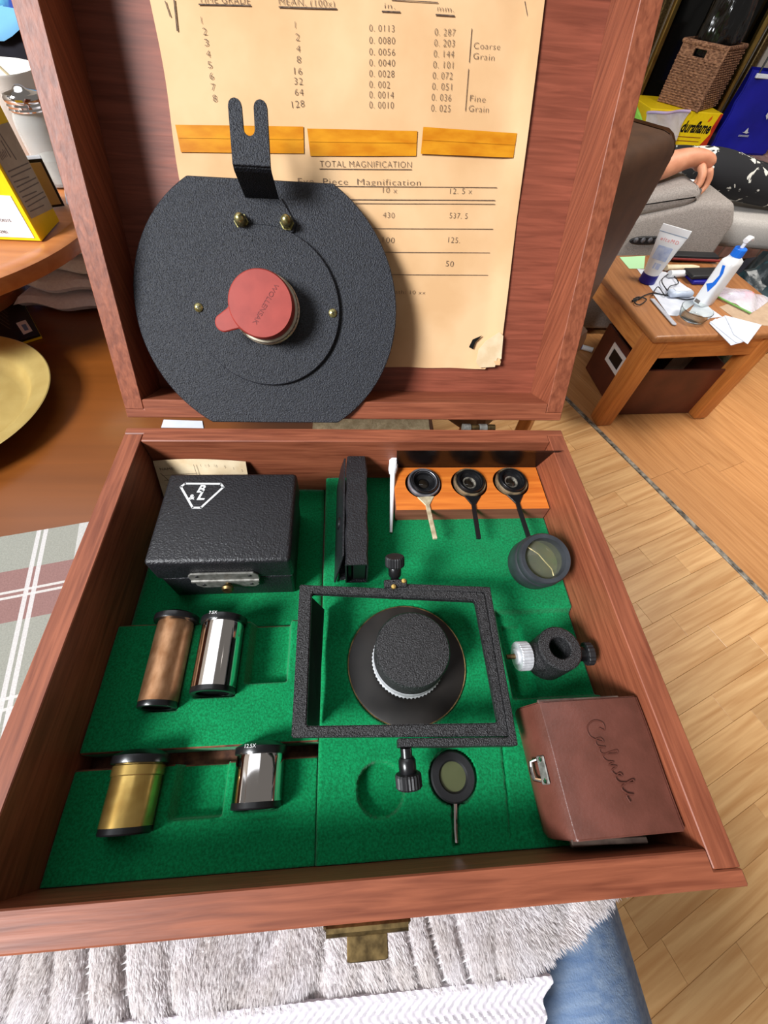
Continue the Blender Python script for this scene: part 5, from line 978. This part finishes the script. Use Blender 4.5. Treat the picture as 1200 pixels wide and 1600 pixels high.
# earphone cable and module
ec = thing('hearing_module', 'pale module on a coiled black cord on the end table', 'device', P(1060, 455, ZT_)); o = P(1063, 458, ZT_ + 0.012)
M = tl(o.x, o.y, ZT_ + 0.0035) @ Matrix.Rotation(math.radians(5), 4, 'Z'); b = NB(); box(b, (-0.040, -0.015, 0), (0.040, 0.015, 0.018), 0.008, M, 4); mk('module', b, mat('pale_blue_plastic', (206, 216, 230), 0.25, col2=(176, 186, 204), scale=(40, 40, 40)), ec, True)
b = NB(); box(b, (-0.026, -0.008, 0.0175), (0.026, 0.009, 0.0195), 0.003, M, 2); mk('module_top', b, white_pl, ec, True)
b = NB(); zz = ZT_ + 0.0045
tube(b, smooth([P(x, y, zz) for x, y in ((990, 467), (998, 464), (1010, 468), (1000, 476), (992, 472), (1006, 462), (1020, 458), (1034, 460), (1046, 462), (1070, 468), (1086, 466))]), 0.0017, 7); tube(b, smooth([P(x, y, zz + 0.004) for x, y in ((1019, 462), (1028, 448), (1040, 462), (1046, 448), (1060, 442), (1048, 428), (1034, 438), (1044, 456))]), 0.0015, 7); tube(b, [P(x, y, zz) for x, y in ((988, 470), (1002, 465))], 0.0028, 8); mk('cord', b, black_soft, ec, True)
# wallet, pen tubes, tray, wad
o = P(1078, 436, ZT_); b = NB(); box(b, (-0.062, -0.028, 0.0135), (0.062, 0.028, 0.026), 0.005, tl(o.x + 0.035, o.y, ZT_) @ Matrix.Rotation(0.12, 4, 'Z'), 3); solo('black_wallet', b, black_soft, 'small black wallet behind the pump bottle', 'wallet', (o.x, o.y, ZT_ + 0.013), True)
b = NB(); box(b, (-0.055, -0.026, 0.0005), (0.070, 0.030, 0.0125), 0.004, tl(o.x + 0.04, o.y - 0.012, ZT_) @ Matrix.Rotation(0.05, 4, 'Z'), 3); solo('blue_packet', b, navy_cap, 'blue packet lying under the black wallet', 'packet', (o.x, o.y, ZT_), True)
p0 = P(1046, 428, ZT_ + 0.012); p1 = P(1094, 426, ZT_ + 0.012); pt = thing('ointment_tube', 'white and blue ointment tube with teal cap on the end table', 'tube', (p0 + p1) / 2)
b = NB(); tube(b, [p0, p0.lerp(p1, 0.12), p0.lerp(p1, 0.85), p1], [0.011, 0.0105, 0.0105, 0.007], 16); mk('tube_body', b, white_pl, pt, True)
b = NB(); tube(b, [p0.lerp(p1, 0.48), p0.lerp(p1, 0.80)], 0.0108, 16); mk('blue_band', b, navy_cap, pt, True)
b = NB(); tube(b, [p1, p1 + (p1 - p0).normalized() * 0.026], [0.0115, 0.0115], 16); mk('teal_cap', b, teal_cap, pt, True)
p0 = P(1040, 418, ZT_ + 0.010); p1 = P(1092, 417, ZT_ + 0.010); b = NB(); tube(b, [p0, p0.lerp(p1, 0.3), p0.lerp(p1, 0.8), p1], [0.012, 0.011, 0.0095, 0.004], 14, squash=0.7); solo('cream_tube', b, mat('cream_plastic', (226, 212, 180), 0.5, col2=(210, 194, 158), scale=(40, 40, 40)), 'cream coloured tube lying behind the ointment tube', 'tube', p0, True)
o = P(1082, 408, ZT_); tr = thing('dark_tray', 'black and red strap tray at the back of the end table', 'tray', o)
b = NB(); box(b, (-0.085, -0.010, 0.0005), (0.085, 0.030, 0.020), 0.004, tl(o.x, o.y, ZT_), 2); mk('tray_body', b, black_soft, tr, True)
b = NB(); tube(b, [(o.x - 0.088, o.y - 0.013, ZT_ + 0.010), (o.x + 0.088, o.y - 0.013, ZT_ + 0.010)], 0.004, 8); mk('red_edge', b, mat('dark_red_cord', (120, 34, 30), 0.6, bump=0.05, bscale=(200, 200, 200)), tr, True)
# clear zip bag with coral-capped bottle
zc = P(1140, 470, ZT_ + 0.003); zb = thing('zip_bag', 'clear zip bag with green seal on the brown paper', 'bag', zc)
zq = [P(*k, ZT_ + 0.002) for k in ((1118, 464), (1172, 491), (1206, 468), (1130, 448))]
def bagpt(s, t, top):
    a = zq[0].lerp(zq[1], s); c = zq[3].lerp(zq[2], s); q = a.lerp(c, t); q.z = ZT_ + 0.0010 + (0.022 * math.sin(PI * s) * math.sin(PI * min(1, t * 0.85 + 0.08)) + 0.002 * math.sin(s * 14 + t * 9) if top else 0); return q
b = NB(); merge(b, sheet(lambda s, t: bagpt(s, t, True) + Vector((0, 0, 0.002)), 20, 16, 0.0004)); mk('bag_film', b, poly, zb, True)
b = NB(); tube(b, [zq[0] + Vector((0, 0, 0.003)), zq[1] + Vector((0, 0, 0.003))], 0.0026, 8); mk('green_seal', b, green_zip, zb, True)
za = P(1138, 462, ZT_ + 0.010); zd = P(1160, 462, ZT_ + 0.010); cbt = thing('coral_capped_bottle', 'white bottle with coral cap inside the clear zip bag', 'bottle', za)
b = NB(); tube(b, [za, zd], [0.0085, 0.010], 16); mk('bottle_body', b, white_pl, cbt, True); b = NB(); tube(b, [zd, zd + (zd - za).normalized() * 0.030], [0.0125, 0.0115], 18); mk('coral_cap', b, pink_cap, cbt, True)
# crumpled dark bag behind the end table
def blob(c, r, amp, seed, n=26, m=18):
    t = NB(); bmesh.ops.create_uvsphere(t, u_segments=n, v_segments=m, radius=1)
    for v in t.verts:
        q = v.co.copy(); k = 1 + amp * (math.sin(q.x * 5 + seed) * math.sin(q.y * 6 + seed * 2) + 0.6 * math.sin(q.z * 9 + q.x * 7 + seed)); v.co = Vector((c[0] + q.x * r[0] * k, c[1] + q.y * r[1] * k, c[2] + q.z * r[2] * k))
    return t
solo('crumpled_bag', blob((1.66, 1.46, 0.20), (0.13, 0.14, 0.19), 0.13, 2.0), teal_dark, 'crumpled dark teal plastic bag on the floor behind the end table', 'bag', (1.66, 1.46, 0.0), True)
solo('black_bundle', blob((1.86, 1.66, 0.16), (0.16, 0.14, 0.155), 0.12, 5.0), navy, 'dark cloth bundle on the floor under the leg rest', 'bundle', (1.86, 1.66, 0.0), True)
o = P(922, 546, 0.01); vt = thing('white_vial', 'small white and navy tube lying on the floor by the recliner', 'tube', (o.x, o.y, 0)); p0 = P(905, 541, 0.011); p1 = P(926, 547, 0.011)
b = NB(); tube(b, [p0, p1], 0.010, 16); mk('vial_body', b, white_pl, vt, True); b = NB(); tube(b, [p0.lerp(p1, 0.05) , p0.lerp(p1, 0.2)], 0.0106, 16); mk('navy_band', b, navy_cap, vt, True)

# ================================================================== recliner and the person in it
rc = thing('recliner', 'grey tweed recliner with padded arm and button panel behind the end table', 'armchair', (1.2, 1.9, 0))
def hull(pts, y0, y1, bev=0.025, seg=3): b = NB(); prism(b, pts, -y1, -y0, Matrix.Rotation(PI / 2, 4, 'X'), bev, seg); return b
mk('side_panel', hull([(0.42, 0.02), (1.42, 0.02), (1.505, 0.10), (1.515, 0.43), (1.47, 0.492), (1.34, 0.490), (1.15, 0.440), (0.42, 0.300)], 1.62, 1.86, 0.022), tweed, rc, True)
mk('arm_pad', hull([(0.45, 0.300), (1.15, 0.432), (1.305, 0.466), (1.342, 0.492), (1.336, 0.520), (1.295, 0.532), (1.20, 0.508), (0.45, 0.375)], 1.625, 1.865, 0.026, 4), tweed, rc, True)
mk('side_panel', hull([(0.42, 0.02), (1.42, 0.02), (1.505, 0.10), (1.515, 0.43), (1.47, 0.495), (0.42, 0.475)], 2.24, 2.36, 0.022), tweed, rc, True)
mk('seat_cushion', hull([(0.75, 0.10), (1.48, 0.10), (1.50, 0.36), (1.44, 0.40), (0.75, 0.36)], 1.865, 2.235, 0.03), tweed, rc, True)
mk('back_cushion', hull([(0.86, 0.34), (0.62, 0.34), (0.20, 0.92), (0.30, 1.02), (0.42, 0.98)], 1.865, 2.235, 0.05, 4), tweed, rc, True)
mk('leg_rest', hull([(1.52, 0.33), (1.56, 0.395), (2.10, 0.365), (2.12, 0.30), (2.08, 0.27), (1.54, 0.285)], 1.80, 2.235, 0.025), tweed_light, rc, True)
o = Vector((1.365, 1.74, 0.499)); b = NB(); lathe(b, [(0.046, -0.0005), (0.046, 0.0045), (0.043, 0.006), (0.040, 0.0045), (0.038, 0.0015), (0, 0.001)], 40, tl(*o)); mk('cup_holder', b, alu, rc, True)
o = PY(1010, 375, 1.618); b = NB(); t = NB()
pts = [(0.062 * math.copysign(abs(math.cos(a)) ** 0.8, math.cos(a)), 0.0125 * math.sin(a) + 0.004 * math.cos(a)) for a in [2 * PI * k / 28 for k in range(28)]]; prism(b, pts, -0.002, 0.006, tl(o.x, 1.6185, o.z) @ Matrix.Rotation(PI / 2, 4, 'X'), 0.0015); cp2 = mk('control_panel', b, black_soft, rc)
for k in range(4):
    b = NB(); lathe(b, [(0.0085, 0), (0.0080, 0.003), (0.0050, 0.005), (0, 0.0055)], 18, axis((o.x - 0.042 + k * 0.026, 1.6135, o.z + 0.001 * k), (0, -1, 0))); mk('button', b, gun, cp2, True)
pr_ = thing('person', 'person lying back in the grey recliner in black patterned trousers', 'person', (1.1, 2.0, 0.42))
nd = [(1.10, 2.02, 0.50, 0.13, 0.11), (0.98, 2.02, 0.62, 0.125, 0.10), (0.86, 2.02, 0.78, 0.14, 0.10), (0.80, 2.02, 0.90, 0.06, 0.06), (0.79, 2.02, 0.96, 0.055, 0.055), (0.81, 2.02, 1.06, 0.085, 0.095), (0.83, 2.02, 1.14, 0.06, 0.07),
      (0.865, 1.86, 0.82, 0.065), (0.935, 1.745, 0.62, 0.052), (1.03, 1.70, 0.508, 0.046), (1.10, 1.70, 0.530, 0.047), (1.20, 1.705, 0.556, 0.041), (1.285, 1.715, 0.580, 0.029, 0.034), (1.335, 1.715, 0.578, 0.021, 0.040), (1.360, 1.712, 0.552, 0.018, 0.040),
      (0.865, 2.18, 0.82, 0.065), (0.92, 2.28, 0.66, 0.050), (1.02, 2.27, 0.57, 0.042), (1.22, 2.22, 0.56, 0.030), (1.29, 2.20, 0.555, 0.022, 0.036)]
ed = [(0, 1), (1, 2), (2, 3), (3, 4), (4, 5), (5, 6), (2, 7), (7, 8), (8, 9), (9, 10), (10, 11), (11, 12), (12, 13), (13, 14), (2, 15), (15, 16), (16, 17), (17, 18), (18, 19)]
skin_body('body', nd, ed, 0, skin_m, pr_)
for k, (dy, dl) in enumerate(((-0.026, 0.9), (-0.009, 1.0), (0.009, 0.98), (0.026, 0.8))):
    q = [(1.348, 1.712 + dy, 0.565), (1.366, 1.708 + dy, 0.538), (1.366, 1.705 + dy, 0.538 - 0.026 * dl), (1.355, 1.703 + dy, 0.538 - 0.048 * dl), (1.342, 1.703 + dy, 0.538 - 0.060 * dl)]
    skin_body('finger', [p + (r,) for p, r in zip(q, (0.0125, 0.0118, 0.0108, 0.0098, 0.0080))], [(0, 1), (1, 2), (2, 3), (3, 4)], 0, skin_m, pr_, 1)
skin_body('thumb', [(1.315, 1.692, 0.572, 0.014), (1.325, 1.668, 0.552, 0.0130), (1.327, 1.660, 0.528, 0.0115), (1.320, 1.658, 0.508, 0.009)], [(0, 1), (1, 2), (2, 3)], 0, skin_m, pr_, 1)
trm = mat('black_patterned_cloth', (30, 30, 33), 0.9, col2=(226, 224, 214), scale=(15, 15, 15), amount=(0.405, 0.42), detail=5, distort=1.0)
nd = [(1.09, 2.02, 0.46, 0.145, 0.115), (1.22, 1.95, 0.43, 0.098), (1.36, 1.915, 0.465, 0.090), (1.475, 1.90, 0.508, 0.078), (1.60, 1.90, 0.492, 0.072), (1.78, 1.915, 0.455, 0.062), (1.98, 1.93, 0.43, 0.052),
      (1.22, 2.11, 0.43, 0.098), (1.40, 2.12, 0.43, 0.086), (1.54, 2.12, 0.455, 0.074), (1.70, 2.11, 0.45, 0.066), (2.02, 2.10, 0.42, 0.052)]
skin_body('trousers', nd, [(0, 1), (1, 2), (2, 3), (3, 4), (4, 5), (5, 6), (0, 7), (7, 8), (8, 9), (9, 10), (10, 11)], 0, trm, pr_)
skin_body('shirt', [(1.07, 2.02, 0.535, 0.145, 0.125), (0.98, 2.02, 0.63, 0.14, 0.115), (0.86, 2.02, 0.79, 0.150, 0.112), (0.865, 1.85, 0.82, 0.075), (0.90, 1.79, 0.75, 0.068), (0.865, 2.19, 0.82, 0.075), (0.89, 2.24, 0.75, 0.068)], [(0, 1), (1, 2), (2, 3), (3, 4), (2, 5), (5, 6)], 0, lime, pr_)
b = NB(); merge(b, blob((0.80, 2.02, 1.105), (0.098, 0.088, 0.098), 0.02, 1.0)); mk('hair', b, brown_chair, pr_, True)

# ================================================================== things on the hearth
db = thing('firelog_box', 'yellow fire log carton printed in black on the brick hearth', 'box', (1.69, 2.5, HZ)); DX0, DX1, DY, DZ = 1.495, 1.838, 2.465, 0.555
b = NB(); box(b, (DX0, DY, HZ + 0.001), (DX1, DY + 0.24, DZ), 0.002); ca_ = mk('carton', b, yellow, db)
b = NB(); prism(b, [(DX1 - 0.045, HZ + 0.002), (DX1, HZ + 0.002), (DX1, DZ - 0.001), (DX1 - 0.012, DZ - 0.001), (DX1 - 0.02, DZ - 0.05), (DX1 - 0.012, DZ - 0.07)], -DY, -DY + 0.0006, Matrix.Rotation(PI / 2, 4, 'X')); mk('red_flame', b, mat('flame_red', (206, 62, 24), 0.5, col2=(170, 30, 20), scale=(30, 30, 30)), db)
b = NB(); box(b, (DX1 + 0.0001, DY + 0.001, HZ + 0.002), (DX1 + 0.001, DY + 0.239, DZ - 0.001)); mk('carton_end', b, mat('flame_picture', (150, 84, 66), 0.6, col2=(206, 150, 130), scale=(18, 18, 18)), db)
FX = Matrix(((1, 0, 0, 0), (0, 0, -1, DY - 0.0004), (0, 1, 0, 0), (0, 0, 0, 1)))
b = NB(); lettering(b, 'duraflame', FX @ tl(1.746, 0.487, 0), 0.140, 0.037, 0.0002, bold=0.00035, shear=0.18); mk('lettering', b, black_card, db)
b = NB(); prism(b, [(1.782, 0.526), (1.790, 0.525), (1.796, 0.534), (1.794, 0.548), (1.786, 0.536)], 0, 0.0004, FX); mk('flame_mark', b, mat('flame_orange', (226, 96, 20), 0.5, bump=0.02, bscale=(60, 60, 60)), db)
b = NB()
for k in range(2): stroke(b, FX, [(1.63, 0.470 - k * 0.014), (1.79, 0.470 - k * 0.014)], 0.003, 0.0002)
mk('small_print', b, orange_print, db)
# woven basket on the carton, with a bin bag of something in it
bk_ = thing('woven_basket', 'woven seagrass basket with a handle hole standing on the yellow carton', 'basket', (1.71, 2.6, DZ)); c0 = P(1088, 175, DZ + 0.001); cA = P(1027, 158, DZ + 0.001); cB = P(1145, 175, DZ + 0.001)
e1 = (cA - c0); e1.z = 0; e2 = (cB - c0); e2.z = 0; L1 = e1.length; L2 = e2.length; e1.normalize(); e2 = Vector((-e1.y, e1.x, 0)); e2 = e2 if e2.x > 0 else -e2; L2 = min(L2, 0.20); BHh = PY(1133, 77, c0.y).z - DZ
BX = Matrix((e1, e2, Vector((0, 0, 1)))).transposed().to_4x4(); BX.translation = Vector((c0.x, c0.y, DZ + 0.0015)); b = NB(); hx0, hx1, hz0, hz1 = L1 * 0.40, L1 * 0.68, BHh * 0.80, BHh * 0.92; w_ = 0.010
for a, c in (((0, 0, 0), (hx0, w_, BHh)), ((hx1, 0, 0), (L1, w_, BHh)), ((hx0, 0, 0), (hx1, w_, hz0)), ((hx0, 0, hz1), (hx1, w_, BHh)), ((0, w_, 0), (w_, L2, BHh)), ((L1 - w_, w_, 0), (L1, L2, BHh)), ((w_, L2 - w_, 0), (L1 - w_, L2, BHh)), ((w_, w_, 0), (L1 - w_, L2 - w_, 0.01))): box(b, a, c, 0.0, BX)
mk('basket_walls', b, basket_m, bk_)
b = NB()
for r in range(24):                                        # woven courses standing proud of the walls
    z = BHh * (r + 0.5) / 24; 
    if not (hz0 - 0.004 < z < hz1 + 0.004): tube(b, [BX @ Vector((x, -0.001 + 0.0022 * math.sin(x * 260 + r * PI), z)) for x in [L1 * k / 60 for k in range(61)]], 0.0036, 5)
    tube(b, [BX @ Vector((-0.001 + 0.0022 * math.sin(x * 260 + r * PI), x, z)) for x in [L2 * k / 50 for k in range(51)]], 0.0036, 5)
mk('woven_courses', b, basket_m, bk_, True, kind='stuff')
b = NB(); tube(b, [BX @ Vector(p) for p in ((0, 0, BHh), (L1, 0, BHh), (L1, L2, BHh), (0, L2, BHh), (0, 0, BHh), (0.01, 0, BHh))], 0.0075, 8); tube(b, [BX @ Vector(p) for p in ((0, 0, 0), (0, 0, BHh))], 0.006, 8); mk('rim', b, basket_m, bk_, True)
q = BX @ Vector((L1 * 0.5, L2 * 0.5, BHh + 0.04)); b = NB(); merge(b, blob(tuple(q), (0.088, 0.088, 0.19), 0.06, 3.0, 40, 28)); solo('bin_bag', b, bin_bag, 'shiny black plastic bag bulging out of the woven basket', 'bag', tuple(q), True)
# blue bag
bb = thing('blue_bag', 'shiny royal blue bag standing on the brick hearth', 'bag', (2.0, 2.52, HZ)); q0 = PY(1112, 224, 2.50); q1 = PY(1180, 236, 2.46); zt = PY(1178, 108, 2.52).z
t = NB(); rows = []
for k in range(9):
    f = k / 8; z = HZ + 0.001 + (zt - HZ) * f; wob_ = 0.004 * math.sin(k * 2.2)
    rows.append([t.verts.new(v) for v in ((1.888 + 0.0 * f + wob_, 2.50, z), (1.955, 2.462 + 0.012 * f - wob_, z), (2.16, 2.470 + 0.01 * f, z), (2.19, 2.53, z), (2.12, 2.60 - 0.03 * f, z), (1.92, 2.60 - 0.03 * f, z))])
for A, B_ in zip(rows, rows[1:]):
    for q in range(6): t.faces.new((A[q], A[(q + 1) % 6], B_[(q + 1) % 6], B_[q]))
t.faces.new(rows[0]); bmesh.ops.recalc_face_normals(t, faces=t.faces); bmesh.ops.bevel(t, geom=[e_ for e_ in t.edges if len(e_.link_faces) == 2 and e_.calc_face_angle(0) > 0.4], offset=0.006, segments=2, affect='EDGES'); mk('bag_body', t, blue_m, bb, True)
b = NB(); tube(b, [(1.915, 2.49, zt - 0.01), (1.925, 2.50, zt + 0.10), (1.97, 2.52, zt + 0.20), (2.05, 2.51, zt + 0.16), (2.09, 2.49, zt - 0.01)], 0.004, 8); mk('cord_handle', b, black_soft, bb, True)
b = NB(); box(b, (1.90, 2.472, zt - 0.020), (1.985, 2.4845, zt - 0.006), 0.002); mk('white_tab', b, white_card, bb)
BG = Matrix(((0.984, 0, -0.17, 1.988), (0.04, 0, -0.98, 2.459), (0, 1, 0, 0.485), (0, 0, 0, 1)))
b = NB(); prism(b, [(-0.018, 0.016), (-0.008, 0.017), (0.0, 0.032), (0.009, 0.017), (0.018, 0.016), (0.006, 0.012)], 0, 0.0015, BG); [stroke(b, BG, [(-0.025 + k * 0.006, 0.001), (-0.024 + k * 0.006, 0.006)], 0.0022, 0.0008) for k in range(9)]; prism(b, [(0.050, 0.075), (0.066, 0.062), (0.070, 0.085), (0.082, 0.112), (0.060, 0.115), (0.054, 0.098)], 0, 0.0015, BG); mk('white_logo', b, white_ink, bb)
solo('lime_cloth', sheet(lambda s, t: Vector((1.380 + 0.11 * s, 2.392 + 0.08 * t + 0.012 * math.sin(s * 9), HZ + 0.150 - 0.095 * s ** 1.1 + 0.02 * math.sin(t * 5) * (1 - s))), 24, 16, 0.02), lime, 'lime green cloth heaped on the hearth beside the fire log carton', 'cloth', (1.41, 2.45, HZ), True)
zq2 = PY(1020, 182, 2.43); zr = PY(1081, 170, 2.43)
zc2 = thing('clear_bag', 'clear plastic bag with mauve zip edge leaning on the fire log carton', 'bag', (1.58, 2.44, HZ))
b = sheet(lambda s, t: Vector((1.480 + 0.190 * s - 0.03 * (1 - t) * s, 2.452 - 0.04 * (1 - t) + 0.010 * math.sin(s * 9 + t * 7), HZ + 0.004 + (0.118 + 0.016 * s) * t)), 24, 18, 0.0015, (0, 1, 0)); mk('bag_film', b, poly, zc2, True)
b = NB(); tube(b, [(1.480 + 0.190 * k / 12, 2.452 + 0.010 * math.sin(9 * k / 12 + 7), HZ + 0.004 + 0.118 + 0.016 * k / 12) for k in range(13)], 0.005, 8); mk('zip_edge', b, mat('mauve_zip', (176, 166, 214), 0.5, col2=(206, 176, 206), scale=(12, 12, 12)), zc2, True)
